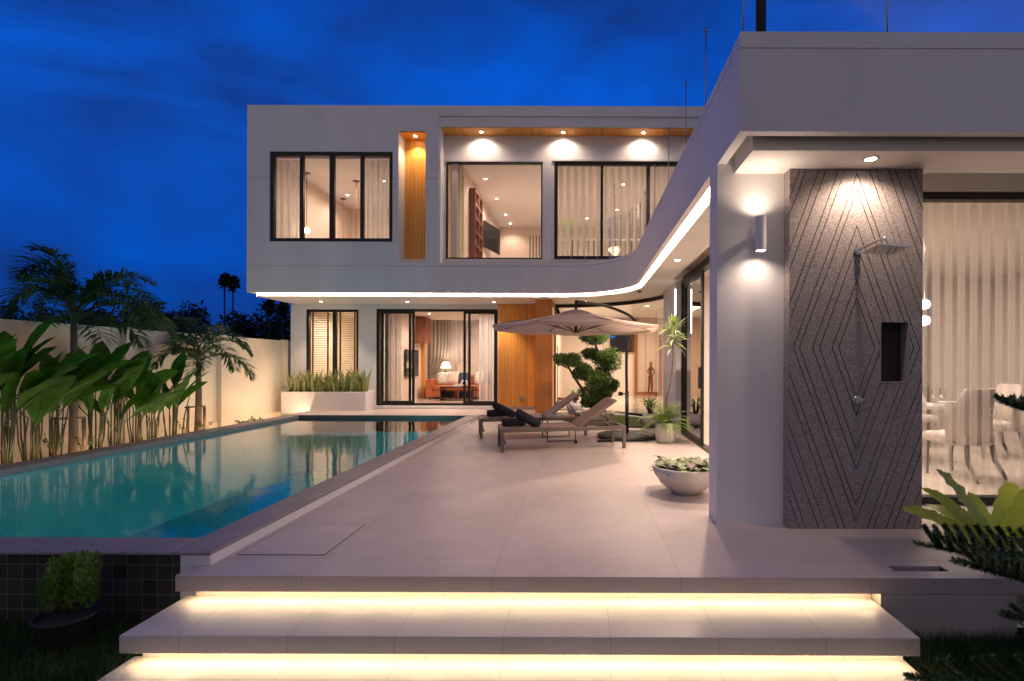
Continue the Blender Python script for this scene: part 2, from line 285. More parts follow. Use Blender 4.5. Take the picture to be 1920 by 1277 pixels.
# ------------------------------------------------------------------ mesh builder
def cat_rom(pts, n=4):
    if len(pts) < 3: return [Vector(p) for p in pts]
    p = [Vector(q) for q in pts]; p = [2 * p[0] - p[1]] + p + [2 * p[-1] - p[-2]]; out = []
    for i in range(1, len(p) - 2):
        for k in range(n):
            t = k / n; a, b, c, d = p[i - 1], p[i], p[i + 1], p[i + 2]
            out.append(.5 * ((2 * b) + (c - a) * t + (2 * a - 5 * b + 4 * c - d) * t * t + (3 * b - a - 3 * c + d) * t ** 3))
    out.append(p[-2]); return out
class MB:
    def __init__(s): s.v = []; s.f = []; s.m = []; s.sm = []
    def add(s, vs, fs, mi=0, smooth=False):
        o = len(s.v); s.v += [tuple(q) for q in vs]
        for f in fs: s.f.append([i + o for i in f]); s.m.append(mi); s.sm.append(smooth)
        return s
    def box(s, x0, x1, y0, y1, z0, z1, mi=0, rot=None, at=(0, 0, 0)):
        vs = [Vector((x, y, z)) for z in (z0, z1) for y in (y0, y1) for x in (x0, x1)]
        if rot is not None: vs = [rot @ q + Vector(at) for q in vs]
        return s.add(vs, [(0, 2, 3, 1), (4, 5, 7, 6), (0, 1, 5, 4), (2, 6, 7, 3), (0, 4, 6, 2), (1, 3, 7, 5)], mi)
    def bar(s, a, b, w, h, mi=0, up=(0, 0, 1)):
        a, b = Vector(a), Vector(b); d = (b - a).normalized(); u = Vector(up)
        if abs(d.dot(u)) > .99: u = Vector((0, 1, 0))
        sd = d.cross(u).normalized(); u2 = sd.cross(d)
        vs = [p + sd * i * w / 2 + u2 * j * h / 2 for p in (a, b) for i, j in ((-1, -1), (1, -1), (1, 1), (-1, 1))]
        return s.add(vs, [(3, 2, 1, 0), (4, 5, 6, 7), (0, 1, 5, 4), (1, 2, 6, 5), (2, 3, 7, 6), (3, 0, 4, 7)], mi)
    def tube(s, pts, r, n=8, mi=0, smooth=True, cap=True):
        pts = [Vector(p) for p in pts]; rs = r if isinstance(r, (list, tuple)) else [r] * len(pts)
        vs = []; prev = None
        for i, p in enumerate(pts):
            d = (pts[min(i + 1, len(pts) - 1)] - pts[max(i - 1, 0)]).normalized()
            if prev is None:
                u = Vector((0, 0, 1)) if abs(d.z) < .9 else Vector((1, 0, 0)); a = d.cross(u).normalized()
            else: a = (prev - d * prev.dot(d)).normalized()
            prev = a; b = d.cross(a)
            vs += [p + (a * math.cos(2 * math.pi * k / n) + b * math.sin(2 * math.pi * k / n)) * rs[i] for k in range(n)]
        fs = [(i * n + k, i * n + (k + 1) % n, (i + 1) * n + (k + 1) % n, (i + 1) * n + k) for i in range(len(pts) - 1) for k in range(n)]
        s.add(vs, fs, mi, smooth)
        if cap:
            o = len(s.v) - len(vs); s.f.append([o + k for k in range(n)][::-1]); s.m.append(mi); s.sm.append(False)
            s.f.append([o + (len(pts) - 1) * n + k for k in range(n)]); s.m.append(mi); s.sm.append(False)
        return s
    def lathe(s, prof, c=(0, 0, 0), n=32, mi=0, smooth=True, flute=0, nf=0, sx=1, sy=1):
        vs = []
        for r, z in prof:
            for k in range(n):
                a = 2 * math.pi * k / n; rr = r * (1 + flute * math.cos(nf * a)) if r > 1e-4 else 0
                vs.append((c[0] + rr * math.cos(a) * sx, c[1] + rr * math.sin(a) * sy, c[2] + z))
        fs = [(i * n + k, i * n + (k + 1) % n, (i + 1) * n + (k + 1) % n, (i + 1) * n + k) for i in range(len(prof) - 1) for k in range(n)]
        return s.add(vs, fs, mi, smooth)
    def disc(s, c, r, n=20, mi=0, down=False):
        vs = [(c[0] + r * math.cos(2 * math.pi * k / n), c[1] + r * math.sin(2 * math.pi * k / n), c[2]) for k in range(n)]
        return s.add(vs, [list(range(n))[::-1] if down else list(range(n))], mi)
    def prism(s, poly, z0, z1, mi=0):
        n = len(poly); tri = tessellate_polygon([[Vector((x, y, 0)) for x, y in poly]])
        ar = sum(poly[i][0] * poly[(i + 1) % n][1] - poly[(i + 1) % n][0] * poly[i][1] for i in range(n))
        vs = [(x, y, z0) for x, y in poly] + [(x, y, z1) for x, y in poly]; fs = []
        for t in tri:
            a, b, c = [Vector((*poly[i], 0)) for i in t]
            t = list(t) if (b - a).cross(c - a).z > 0 else list(t)[::-1]
            fs.append([i + n for i in t]); fs.append(t[::-1])
        for i in range(n):
            j = (i + 1) % n; q = (i, j, j + n, i + n); fs.append(q if ar > 0 else q[::-1])
        return s.add(vs, fs, mi)
    def sweep(s, path, prof, mi=0, smooth=False, closed_prof=True, cap=True):
        """profile (inward offset, z) swept along plan path; inward = left of travel"""
        n = len(path); m = len(prof); vs = []
        for i in range(n):
            d0 = Vector(path[i]) - Vector(path[i - 1]) if i > 0 else None
            d1 = Vector(path[i + 1]) - Vector(path[i]) if i < n - 1 else None
            d0 = (d0 or d1).normalized(); d1 = (d1 or d0).normalized()
            n0 = Vector((-d0.y, d0.x)); n1 = Vector((-d1.y, d1.x)); nn = (n0 + n1).normalized(); k = 1 / max(.3, nn.dot(n0))
            for o, z in prof: vs.append((path[i][0] + nn.x * o * k, path[i][1] + nn.y * o * k, z))
        mm = m if closed_prof else m - 1
        fs = [(i * m + k, i * m + (k + 1) % m, (i + 1) * m + (k + 1) % m, (i + 1) * m + k) for i in range(n - 1) for k in range(mm)]
        s.add(vs, fs, mi, smooth)
        if closed_prof and cap:
            o = len(s.v) - len(vs); s.f.append([o + k for k in range(m)]); s.m.append(mi); s.sm.append(False)
            s.f.append([o + (n - 1) * m + k for k in range(m)][::-1]); s.m.append(mi); s.sm.append(False)
        return s
    def wall(s, a0, a1, z0, z1, t0, t1, holes=(), axis='X', mi=0):
        """wall in the plane of (axis, z) from thickness t0 to t1, with rectangular holes (a0,a1,z0,z1)"""
        As = sorted({a0, a1, *[h[0] for h in holes], *[h[1] for h in holes]}); Zs = sorted({z0, z1, *[h[2] for h in holes], *[h[3] for h in holes]})
        As = [a for a in As if a0 <= a <= a1]; Zs = [z for z in Zs if z0 <= z <= z1]
        solid = lambda i, j: 0 <= i < len(As) - 1 and 0 <= j < len(Zs) - 1 and not any(h[0] <= (As[i] + As[i + 1]) / 2 <= h[1] and h[2] <= (Zs[j] + Zs[j + 1]) / 2 <= h[3] for h in holes)
        pt = (lambda a, t, z: (a, t, z)) if axis == 'X' else (lambda a, t, z: (t, a, z))
        def quad(*q): s.add([pt(*p) for p in q], [(0, 1, 2, 3)], mi)
        for i in range(len(As) - 1):
            for j in range(len(Zs) - 1):
                if not solid(i, j): continue
                A, B, C, D = As[i], As[i + 1], Zs[j], Zs[j + 1]
                quad((A, t0, C), (B, t0, C), (B, t0, D), (A, t0, D)); quad((B, t1, C), (A, t1, C), (A, t1, D), (B, t1, D))
                if not solid(i - 1, j): quad((A, t1, C), (A, t0, C), (A, t0, D), (A, t1, D))
                if not solid(i + 1, j): quad((B, t0, C), (B, t1, C), (B, t1, D), (B, t0, D))
                if not solid(i, j - 1): quad((A, t0, C), (A, t1, C), (B, t1, C), (B, t0, C))
                if not solid(i, j + 1): quad((A, t0, D), (B, t0, D), (B, t1, D), (A, t1, D))
        return s
    def blade(s, pts, ws, side=None, fold=.25, mi=0, n=None, wav=0.):
        """leaf blade along a polyline, with a centre fold"""
        pts = [Vector(p) for p in pts]; vs = []
        for i, p in enumerate(pts):
            d = (pts[min(i + 1, len(pts) - 1)] - pts[max(i - 1, 0)]).normalized()
            sd = Vector(side) if side is not None else d.cross(Vector((0, 0, 1)))
            if sd.length < 1e-3: sd = Vector((1, 0, 0))
            sd = (sd - d * sd.dot(d)).normalized(); up = sd.cross(d).normalized(); w = ws[i]
            wv = wav * w * math.sin(i * 2.3)
            vs += [p - sd * w + up * (w * fold + wv), p, p + sd * w + up * (w * fold - wv)]
        fs = []
        for i in range(len(pts) - 1):
            a = i * 3; fs += [(a, a + 1, a + 4, a + 3), (a + 1, a + 2, a + 5, a + 4)]
        return s.add(vs, fs, mi, True)
    def leafq(s, c, d, up, l, w, mi=0):
        """one small diamond leaf"""
        c = Vector(c); d = Vector(d).normalized(); sd = d.cross(Vector(up))
        if sd.length < 1e-3: sd = Vector((1, 0, 0))
        sd.normalize()
        return s.add([c, c + d * l * .5 + sd * w, c + d * l, c + d * l * .5 - sd * w], [(0, 1, 2, 3)], mi)
    def build(s, name, mats, parent=None, world=False, bevel=0, loc=None, mods=True):
        me = bpy.data.meshes.new(name); vs = s.v
        if parent is not None and world:
            o = wloc(parent); vs = [(x - o[0], y - o[1], z - o[2]) for x, y, z in vs]
        elif loc is not None:
            vs = [(x - loc[0], y - loc[1], z - loc[2]) for x, y, z in vs]
        me.from_pydata(vs, [], s.f); 
        for m in (mats if isinstance(mats, (list, tuple)) else [mats]): me.materials.append(m)
        me.polygons.foreach_set('material_index', s.m); me.polygons.foreach_set('use_smooth', s.sm); me.update()
        ob = bpy.data.objects.new(name, me); COL.objects.link(ob)
        if parent is not None: ob.parent = parent
        if loc is not None: ob.location = loc
        if bevel:
            b = ob.modifiers.new('bevel', 'BEVEL'); b.width = bevel; b.segments = 2; b.limit_method = 'ANGLE'; b.angle_limit = R(40)
        return ob
def wloc(o):
    l = Vector((0, 0, 0))
    while o is not None: l += o.location; o = o.parent
    return l
def tag(o, label=None, cat=None, group=None, kind=None):
    if label: o['label'] = label
    if cat: o['category'] = cat
    if group: o['group'] = group
    if kind: o['kind'] = kind
    return o
def thing(name, label, cat, loc=(0, 0, 0), rz=0, group=None):
    o = bpy.data.objects.new(name, None); COL.objects.link(o); o.location = loc; o.rotation_euler = (0, 0, rz); o.empty_display_size = .2
    return tag(o, label, cat, group)
def dup(root, loc, rz=0, label=None, group=None, scale=None):
    r = root.copy(); COL.objects.link(r); r.location = loc; r.rotation_euler = (0, 0, rz)
    if scale: r.scale = (scale,) * 3 if not isinstance(scale, tuple) else scale
    if label: r['label'] = label
    if group: r['group'] = group
    for ch in list(root.children):
        c = ch.copy(); COL.objects.link(c); c.parent = r
        for g in ch.children:
            d = g.copy(); COL.objects.link(d); d.parent = c
    return r
def lamp(name, ty, loc, power, col, parent=None, size=.05, target=None, sy=None, spot=None, blend=.5):
    d = bpy.data.lights.new(name, ty); d.energy = power; d.color = col
    if ty == 'AREA':
        d.size = size
        if sy: d.shape = 'RECTANGLE'; d.size_y = sy
    else: d.shadow_soft_size = size
    if ty == 'SPOT': d.spot_size = R(spot or 90); d.spot_blend = blend
    o = bpy.data.objects.new(name, d); COL.objects.link(o)
    if parent is not None: o.parent = parent; o.location = Vector(loc) - wloc(parent)
    else: o.location = loc
    if target is not None: o.rotation_euler = (Vector(target) - Vector(loc)).to_track_quat('-Z', 'Y').to_euler()
    return o
def wavy(x0, x1, y, z0, z1, amp, per, axis='X', n=8, pinch=None, ph=0):
    m = MB(); k = max(2, int((x1 - x0) / per * n)); cols = []
    Z = [z0 + (z1 - z0) * i / 6 for i in range(7)]
    vs = []
    for z in Z:
        for i in range(k + 1):
            t = i / k; a = x0 + (x1 - x0) * t; q = 1
            if pinch is not None:
                f = math.exp(-((z - pinch) / .35) ** 2); q = 1 - .55 * f; a = x0 + (x1 - x0) * t * q
            w = amp * math.sin(2 * math.pi * (x1 - x0) * t / per + ph + .5 * math.sin(t * 9))
            vs.append((a, y + w, z) if axis == 'X' else (y + w, a, z))
    fs = [(j * (k + 1) + i, j * (k + 1) + i + 1, (j + 1) * (k + 1) + i + 1, (j + 1) * (k + 1) + i) for j in range(6) for i in range(k)]
    return m.add(vs, fs, 0, True)

# ------------------------------------------------------------------ SETTING: ground, deck, pool
def struct(name, mb, m, bevel=0): return tag(mb.build(name, m, bevel=bevel), kind='structure')
XL, XR, YF, YB = -6.75, -2.75, 3.66, 12.15       # pool inner outline
GZ = -.42
g = MB(); g.add([(-200, -20, GZ), (200, -20, GZ), (200, 3.42, GZ), (-200, 3.42, GZ)], [(0, 1, 2, 3)])
g.add([(8.0, 3.42, GZ), (200, 3.42, GZ), (200, 300, GZ), (8.0, 300, GZ)], [(0, 1, 2, 3)])
g.add([(-200, 3.42, GZ), (-7.2, 3.42, GZ), (-7.2, 300, GZ), (-200, 300, GZ)], [(0, 1, 2, 3)])
g.add([(-7.2, 21, GZ), (8.0, 21, GZ), (8.0, 300, GZ), (-7.2, 300, GZ)], [(0, 1, 2, 3)])
struct('ground', g, LAWN)
struct('garden_bed', MB().box(-8.12, -7.1, 3.5, 15, GZ + .02, -.09), EARTH)
# deck with drain recess
XD0, XD1 = -2.561, 2.77
hx0, hx1, hy0, hy1 = 2.06, 2.42, 3.314, 3.40
d = MB()
d.wall(-2.46, 8.0, 3.206, 14.0, 0, -.10, holes=[(hx0, hx1, hy0, hy1)], axis='X')
dv = [(x, z, y) for x, y, z in d.v]; d.v = dv; d.f = [f[::-1] for f in d.f]
d2 = MB(); d2.v, d2.f, d2.m, d2.sm = d.v, d.f, d.m, d.sm
d2.box(XD0, -2.4601, 3.206, 3.40, -.10, 0)
deckob = struct('terrace_deck', d2, DECK)
struct('terrace_base', MB().box(-2.5, 2.75, 3.31, 14.0, GZ - .05, -.104).box(1.905, XD1, 3.209, 3.31, GZ - .05, -.104).box(2.77, 8, 3.45, 14, GZ - .05, -.104), STEPF)
struct('deck_drain_channel', MB().box(hx0 + .002, hx1 - .002, hy0 + .002, hy1 - .002, -.095, -.085).box(hx0 + .002, hx0 + .008, hy0 + .002, hy1 - .002, -.085, -.004).box(hx1 - .008, hx1 - .002, hy0 + .002, hy1 - .002, -.085, -.004), BLK)
struct('deck_access_cover', MB().box(-2.40, -1.80, 3.56, 4.22, .0005, .004), tile_mat('cover_tile', (.56, .475, .435), (.4, .34, .3), 3, 3, .42), .002)
struct('deck_cover_joint', MB().box(-2.408, -1.792, 3.552, 4.228, .0, .002), BLK)
struct('far_platform', MB().box(-7.1, -2.46, 12.15, 14.0, -.3, .10).box(-2.46, -.72, 12.35, 14.0, -.05, .10), DECK, .004)
# coping
cp = MB()
cp.box(XR, -2.458, 3.365, 12.15, .066, .085)
cp.box(XL, XR, 3.365, YF, .066, .085)
cp.box(-7.1, XL, 3.365, 12.15, .005, .085)
struct('pool_coping', cp, COPE, .006)
struct('pool_coping_base', MB().box(XR + .002, -2.462, 3.385, 12.15, -.3, .0655).box(-2.66, -2.463, 3.372, 3.3849, -.3, .0655).box(-7.095, XL - .012, 3.4, 12.15, -.4, .004), WALL)
# pool shell
struct('pool_front_wall', MB().box(-9.5, -2.6601, 3.38, 3.62, -.6, .0655), DTILE)
s = MB()
s.add([(XL, YF, -1.25), (XR, YF, -1.25), (XR, YB, -1.25), (XL, YB, -1.25)], [(0, 1, 2, 3)])
s.add([(XL, YF, -1.25), (XL, YB, -1.25), (XL, YB, .004), (XL, YF, .004)], [(0, 1, 2, 3)])
s.add([(XR, YF, -1.25), (XR, YB, -1.25), (XR, YB, .0649), (XR, YF, .0649)], [(3, 2, 1, 0)])
s.add([(XL, YF, -1.25), (XR, YF, -1.25), (XR, YF, .0649), (XL, YF, .0649)], [(3, 2, 1, 0)])
s.add([(XL, YB, -1.25), (XR, YB, -1.25), (XR, YB, .0), (XL, YB, .0)], [(0, 1, 2, 3)])
struct('pool_basin', s, MOSA)
struct('pool_waterline_tiles', MB().box(XL, XR, YB - .012, YB - .001, -.05, .088), mat('waterline_tile', (.09, .085, .08), .35, var=.2, vscale=6))
wt = MB(); wt.add([(XL + .001, YF + .001, .02), (XR - .001, YF + .001, .02), (XR - .001, YB - .013, .02), (XL + .001, YB - .013, .02)], [(0, 1, 2, 3)])
struct('water', wt, WATER)
for y in (11.0, 9.3, 5.2):
    t = thing('pool_lamp', 'round underwater lamp on the pool wall beside the terrace', 'pool light', (XR - .005, y, -.5), 0, 'underwater lamps along the terrace side of the pool')
    MB().tube([(0, 0, 0), (-.03, 0, 0)], .1, 20).build('housing', STEEL, t)
    MB().tube([(-.03, 0, 0), (-.034, 0, 0)], .08, 20).build('lens', E_POOL, t)
    lamp('pool_light', 'AREA', (XR - .06, y, -.5), 27, (.55, .95, 1), t, .25, target=(XR - 2, y, -.75))

# steps
st = thing('stone_steps', 'pale porcelain steps with warm light strips under each tread', 'steps', (-.33, 3.0, GZ))
def slab(z, y0, y1, x0, x1):
    return MB().box(x0, x1, y0, y1, z - .10, z)
slab(-.17, 2.815, 3.31, -2.561, 1.893).build('tread', STEP, st, True, .004)
slab(-.34, 2.40, 2.915, -2.561, 1.86).build('tread', STEP, st, True, .004)
MB().box(-2.50, 1.893, 3.30, 3.309, -.17, -.104).build('riser', STEPF, st, True)
MB().box(-2.50, 1.85, 2.90, 2.93, -.34, -.274).build('riser', STEPF, st, True)
MB().box(-2.40, 1.8, 2.5, 2.93, GZ, -.44 - .001).box(-2.4, 1.8, 2.93, 3.3, GZ, -.275).build('base', STEPF, st, True)
MB().box(-2.49, 1.88, 3.216, 3.230, -.1045, -.1005).build('light_strip', E_STEP, st, True)
MB().box(-2.49, 1.84, 2.826, 2.840, -.2745, -.2705).build('light_strip', E_STEP, st, True)

# garden wall
gw = thing('garden_wall', 'long cream rendered garden wall with square pilasters behind the plants', 'wall', (-8.1, 9, GZ))
MB().box(-8.3, -8.1, 3.4, 14.2, GZ, 1.95).build('wall', CREAM, gw, True)
for y in (4.3, 6.65, 9.0, 11.38, 13.75):
    MB().box(-8.1, -8.0, y - .1, y + .1, GZ, 1.965).build('pilaster', CREAM, gw, True)
MB().box(-8.0999, -8.07, 3.4, 14.2, -.09, .03).build('plinth', CREAM, gw, True)

# warm light strip along the outer foot of the coping, washing the garden wall
gl = thing('garden_light_strip', 'warm light strip at the foot of the planting behind the pool', 'light strip', (-7.14, 9, -.08))
MB().box(-7.16, -7.13, 3.6, 13.2, -.085, -.075).build('housing', BLK, gl, True)
for y in (4.4, 6.3, 8.2, 10.0, 11.6, 13.0):
    MB().box(-7.155, -7.135, y - .3, y + .3, -.0749, -.071).build('lens', CHINA, gl, True)
    lamp('garden_wash', 'AREA', (-7.15, y, -.05), 7 + (y - 4) * .95, (1, .66, .40), gl, 1.8, (-8.1, y, .9), sy=.06)
# ------------------------------------------------------------------ VILLA
V = thing('villa', 'large white two-storey modern villa with a curved lit fascia and timber panels', 'house', (0, 12.15, 0))
vb = lambda mb, name, m, parent=V, bevel=0: mb.build(name, m, parent, True, bevel)
FY, FX = 12.15, 1.149
ZS, ZB, ZT, ZR = 2.96, 3.04, 3.756, 7.53
arc = lambda cx, cy, r, a0, a1, n: [(cx + r * math.cos(R(a0 + (a1 - a0) * i / n)), cy + r * math.sin(R(a0 + (a1 - a0) * i / n))) for i in range(n + 1)]
path = [(-8.02, 20), (-8.02, FY)] + arc(-.55, 10.45, 1.70, 90, 0, 28) + [(FX, 3.675), (8.0, 3.675)]
vb(MB().sweep(path, [(0, ZB), (0, ZT), (.22, ZT), (.22, 3.2), (.075, 3.2), (.075, ZB)]), 'fascia', WALLJ)
# coping cap of the front fascia and joint
vb(MB().sweep([(FX, 6), (FX, 3.675), (8.0, 3.675)][1:], [(-.006, 3.645), (-.006, ZT + .004), (.2, ZT + .004), (.2, 3.645)]), 'fascia_cap', WALL)
# small bead of LED in the pocket between fascia and soffit
lp = [(-7.9, FY)] + arc(-.55, 10.45, 1.70, 90, 0, 28) + [(FX, 4.545)]
led = MB().sweep(lp, [(.077, 3.055), (.077, 3.085), (.089, 3.085), (.089, 3.055)])
vb(led, 'cove_light_strip', E_COVE)
# soffit
inner_arc = arc(-.75, 11.0, 2.95, 0, 90, 20)
def offpath(p, o):
    m = MB().sweep(p, [(o, 0), (o, 1)], closed_prof=False); return [(v[0], v[1]) for v in m.v[::2]]
so = offpath(path[1:], .14); so[0] = (-7.88, FY + .14)
soff = so + [(8.0, 4.25), (2.9, 4.25), (2.9, 4.6), (1.75, 4.6), (1.75, 9.65), (2.2, 9.65), (2.2, 10.98)] + inner_arc + [(-.76, 14.0), (-7.88, 14.0)]
vb(MB().prism(soff, ZS, 3.16), 'soffit', SOFF)
# pocket ceilings / structural slab above
vb(MB().prism(offpath(path, .2) + [(8.0, 20)], 3.18, 3.60), 'floor_slab', SOFF)
# upper facade
def rect(x0, x1, y0, y1, Y):
    xm, ym = (x0 + x1) / 2, (y0 + y1) / 2
    return (P(x0, ym, Y)[0], P(x1, ym, Y)[0], P(xm, y1, Y)[2], P(xm, y0, Y)[2])
WA = rect(505, 736, 284, 453, FY); NI = rect(747, 798, 245, 493, FY)
RX0 = P(823, 350, FY)[0]; RZ1 = 7.29
facade = MB().wall(-8.02, 8, ZT + .0005, ZR, FY, FY + .25, holes=[WA, (NI[0], NI[1], NI[2], NI[3]), (RX0, 6.6, ZT + .0005, RZ1)])
vb(facade, 'upper_wall', WALLJ)
vb(MB().wall(-8.02, 8, ZT + .001, ZR - .25, 19.3, 19.5).box(-8.019, -7.77, FY + .25, 20, ZT + .001, ZR), 'upper_wall', WALLJ)
vb(MB().box(-7.77, 8, 12.83, 20, 6.52, 7.25), 'roof', WALL)
# niche, timber lined
nx0, nx1, nz0, nz1 = NI
vb(MB().box(nx0 - .05, nx1 + .05, FY + .42, FY + .47, nz0, nz1 + .05), 'niche_panel', WOOD)
vb(MB().box(nx0 - .05, nx0, FY + .2501, FY + .42, nz0, nz1).box(nx1, nx1 + .05, FY + .2501, FY + .42, nz0, nz1), 'niche_reveal', WALL)
vb(MB().box(nx0, nx1, FY + .03, FY + .42, nz1 - .03, nz1 - .002), 'niche_ceiling', WOOD)
# big recess over the balcony windows
WY = 12.62
vb(MB().box(RX0 + .0, 6.6, FY + .05, FY + .25, 7.06, RZ1 - .002), 'recess_fascia', WALL)
vb(MB().box(RX0, 6.6, FY + .03, FY + .05, 7.035, 7.062).box(RX0, RX0 + .03, FY + .03, FY + .25, ZT + .001, 7.035), 'recess_trim', SOFF)
vb(MB().box(RX0, 6.6, FY + .0501, WY, 7.02, 7.055), 'recess_soffit', WOOD)
vb(MB().box(RX0 - .2, RX0, FY + .25, WY + .2, ZT, 7.3), 'recess_wall', WALL)
W1 = rect(836, 1017, 304, 560, WY); W2 = rect(1039, 1300, 303, 560, WY)
W1 = (W1[0], W1[1], 3.95, W1[3]); W2 = (W2[0], 4.6, 3.95, W2[3])
vb(MB().wall(RX0 - .1, 6.6, 3.6, 7.05, WY, WY + .2, holes=[W1, W2]), 'upper_wall', WALL)
# upper floor surface
vb(MB().box(-7.77, 8, 12.4, 19.3, 3.6, 3.9), 'upper_floor', INTW)
# roof terrace over the right wing
vb(MB().box(1.38, 8, 3.9, 12.3, 3.601, 3.65), 'roof_terrace_floor', mat('roof_tile', (.3, .28, .27), .6))

def window(holes, Y, mulls, fw=.07, name='window', depth=.1, pane=True, parent=V, wm=FRAME, bottom=True):
    x0, x1, z0, z1 = holes
    f = MB(); d0, d1 = Y + .03, Y + .03 + depth
    f.box(x0 + .001, x0 + fw, d0, d1, z0, z1); f.box(x1 - fw, x1 - .001, d0, d1, z0, z1)
    f.box(x0 + fw, x1 - fw, d0, d1, z1 - fw, z1 - .001)
    if bottom: f.box(x0 + fw, x1 - fw, d0, d1, z0 + .001, z0 + fw)
    for a, b in mulls: f.box(a, b, d0 + .01, d1 - .01, z0 + fw, z1 - fw)
    w = vb(f, name, wm, parent)
    if pane:
        p = MB(); ym = Y + .03 + depth / 2; p.add([(x0 + fw, ym, z0 + .05), (x1 - fw, ym, z0 + .05), (x1 - fw, ym, z1 - fw), (x0 + fw, ym, z1 - fw)], [(0, 1, 2, 3)])
        p.build('pane', GLASS, w, True)
    return w
xa = lambda x, Y=FY, y=370: P(x, y, Y)[0]
window(WA, FY, [(xa(560), xa(567)), (xa(616), xa(625)), (xa(674), xa(680))], .09)
window(W1, WY - .03, [], .035)
window(W2, WY - .03, [(xa(1126, WY), xa(1131, WY)), (xa(1212, WY), xa(1219, WY)), (2.9, 2.97)], .085)
vb(MB().sweep([(W1[0] - .03, WY), (W1[1] + .03, WY)], [(-.03, W1[3] + .001), (-.03, W1[3] + .05), (0, W1[3] + .05), (0, W1[3] + .001)]).sweep([(W2[0] - .03, WY), (W2[1], WY)], [(-.03, W2[3] + .001), (-.03, W2[3] + .05), (0, W2[3] + .05), (0, W2[3] + .001)]), 'window_head', WALL)

# ---- ground floor wall
GY = 13.9
gx0 = PX(545, GY, 650)
WB = rect(573.5, 672, 580, 700, GY); WB = (WB[0], WB[1], .55, WB[3])
WD = rect(705, 933, 579.5, 762, GY); WD = (WD[0], WD[1], .185, WD[3])
gw1 = MB().wall(gx0, -.74, .1, ZS, GY, GY + .2, holes=[WB, WD]).box(gx0, gx0 + .2, GY + .2, 20, .0, 3.18)
vb(gw1, 'ground_floor_wall', WALL)
vb(MB().box(PX(690, GY), -.72, GY - .08, GY - .001, .1, .178), 'door_step', WALL, V, .004)
window(WB, GY, [(xa(622, GY, 640), xa(629, GY, 640))], .07)
# sliding door: outer frame, two sliding leaves each side
fr = window(WD, GY, [], .06, 'sliding_door', .16, False)
zb, zt = WD[2] + .05, WD[3] - .06
for k, (a, b, yo, nm) in enumerate([(713, 776, .05, 0), (711, 768, .12, 1), (868, 930, .05, 0), (876, 932, .12, 1)]):
    A, B = xa(a, GY, 660), xa(b, GY, 660); fwid = .065
    f = MB().box(A, A + fwid, GY + yo, GY + yo + .04, zb, zt).box(B - fwid, B, GY + yo, GY + yo + .04, zb, zt).box(A + fwid, B - fwid, GY + yo, GY + yo + .04, zb, zb + .07).box(A + fwid, B - fwid, GY + yo, GY + yo + .04, zt - .06, zt)
    o = f.build('door_leaf', FRAME, fr, True)
    MB().add([(A + fwid, GY + yo + .02, zb + .07), (B - fwid, GY + yo + .02, zb + .07), (B - fwid, GY + yo + .02, zt - .06), (A + fwid, GY + yo + .02, zt - .06)], [(0, 1, 2, 3)]).build('pane', GLASS, fr, True)
# timber panel and pillar
vb(MB().box(xa(934, 13.75, 660), -.95, 13.74, 13.899, .185, 2.959), 'timber_panel', WOOD)
vb(MB().box(PX(1003.5, 12.75, 700), PX(1035.5, 12.75, 700), 12.75, 13.9, .10, 2.959), 'timber_pillar', WOOD2)
so_ = vb(MB().box(PX(974, 13.7), PX(983, 13.7), 13.715, 13.739, PZ(752, 13.7), PZ(745, 13.7)), 'power_socket', STEEL, V, .003)
# curved glazing
ga = arc(-.75, 11.0, 2.8, 6, 89, 36)[::-1]
tr_ = vb(MB().sweep(ga, [(-.03, 2.87), (-.03, 2.958), (.03, 2.958), (.03, 2.87)]), 'curved_window', FRAME)
MB().sweep(ga, [(-.04, .0), (-.04, .11), (.04, .11), (.04, .0)]).build('curved_sill', FRAME, tr_, True)
MB().sweep(ga, [(-.004, .11), (-.004, 2.87)], closed_prof=False, smooth=True).build('pane', GLASSC, tr_, True)
MB().box(-.735, -.68, 13.76, 13.84, .11, 2.87).build('mullion', FRAME, tr_, True)
vb(MB().sweep(arc(-.75, 11.0, 2.55, -15, 60, 30)[::-1], [(-.05, 0), (-.05, .07), (.05, .07), (.05, 0)]), 'curved_kerb', WALL)
# pier and right wing walls
PXX = 1.84
vb(MB().box(PXX, 2.02, 9.82, 11.3, 0, ZS + .02), 'pier', WALL)
MBx = MB().box(PXX - .018, PXX - .001, 9.83, 9.86, 1.95, 2.80)
vb(MBx, 'pier_light_strip', E_GLOW)
DX = 1.965
vb(MB().box(DX + .055, DX + .25, 9.821, 11.2, 0, 3.18), 'wing_wall', INTW)
vb(MB().box(DX - .03, DX + .10, 4.6, 9.8, 0, .03).box(DX - .03, DX + .1, 4.6, 9.8, 2.88, 3.0).box(DX - .03, DX + .1, 9.7, 9.8, .03, 2.88), 'wing_door_frame', FRAME)
wd = vb(MB().box(DX, DX + .04, 9.62, 9.7, .03, 2.88).box(DX, DX + .04, 8.24, 8.32, .03, 2.88).box(DX, DX + .04, 8.32, 9.62, .03, .11).box(DX, DX + .04, 8.32, 9.62, 2.8, 2.88), 'wing_sliding_door', FRAME)
MB().add([(DX + .02, 8.32, .11), (DX + .02, 9.62, .11), (DX + .02, 9.62, 2.8), (DX + .02, 8.32, 2.8)], [(0, 1, 2, 3)]).build('pane', GLASS, wd, True)
MB().box(DX - .045, DX - .001, 8.255, 8.30, .95, 1.30).build('handle', BLK, wd, True, .006)
# column beside the shower
vb(MB().box(FX, 2.80, 4.28, 4.53, -.02, 3.1), 'column', WALL)
# front right window (dining)
W3 = (2.80, 7.2, .02, 3.0)
w3 = window(W3, 4.80, [(5.0, 5.07)], .07, 'front_window', .1)
vb(MB().box(2.80, 8, 4.8, 4.95, 3.0, 3.19), 'wing_lintel', SOFF)
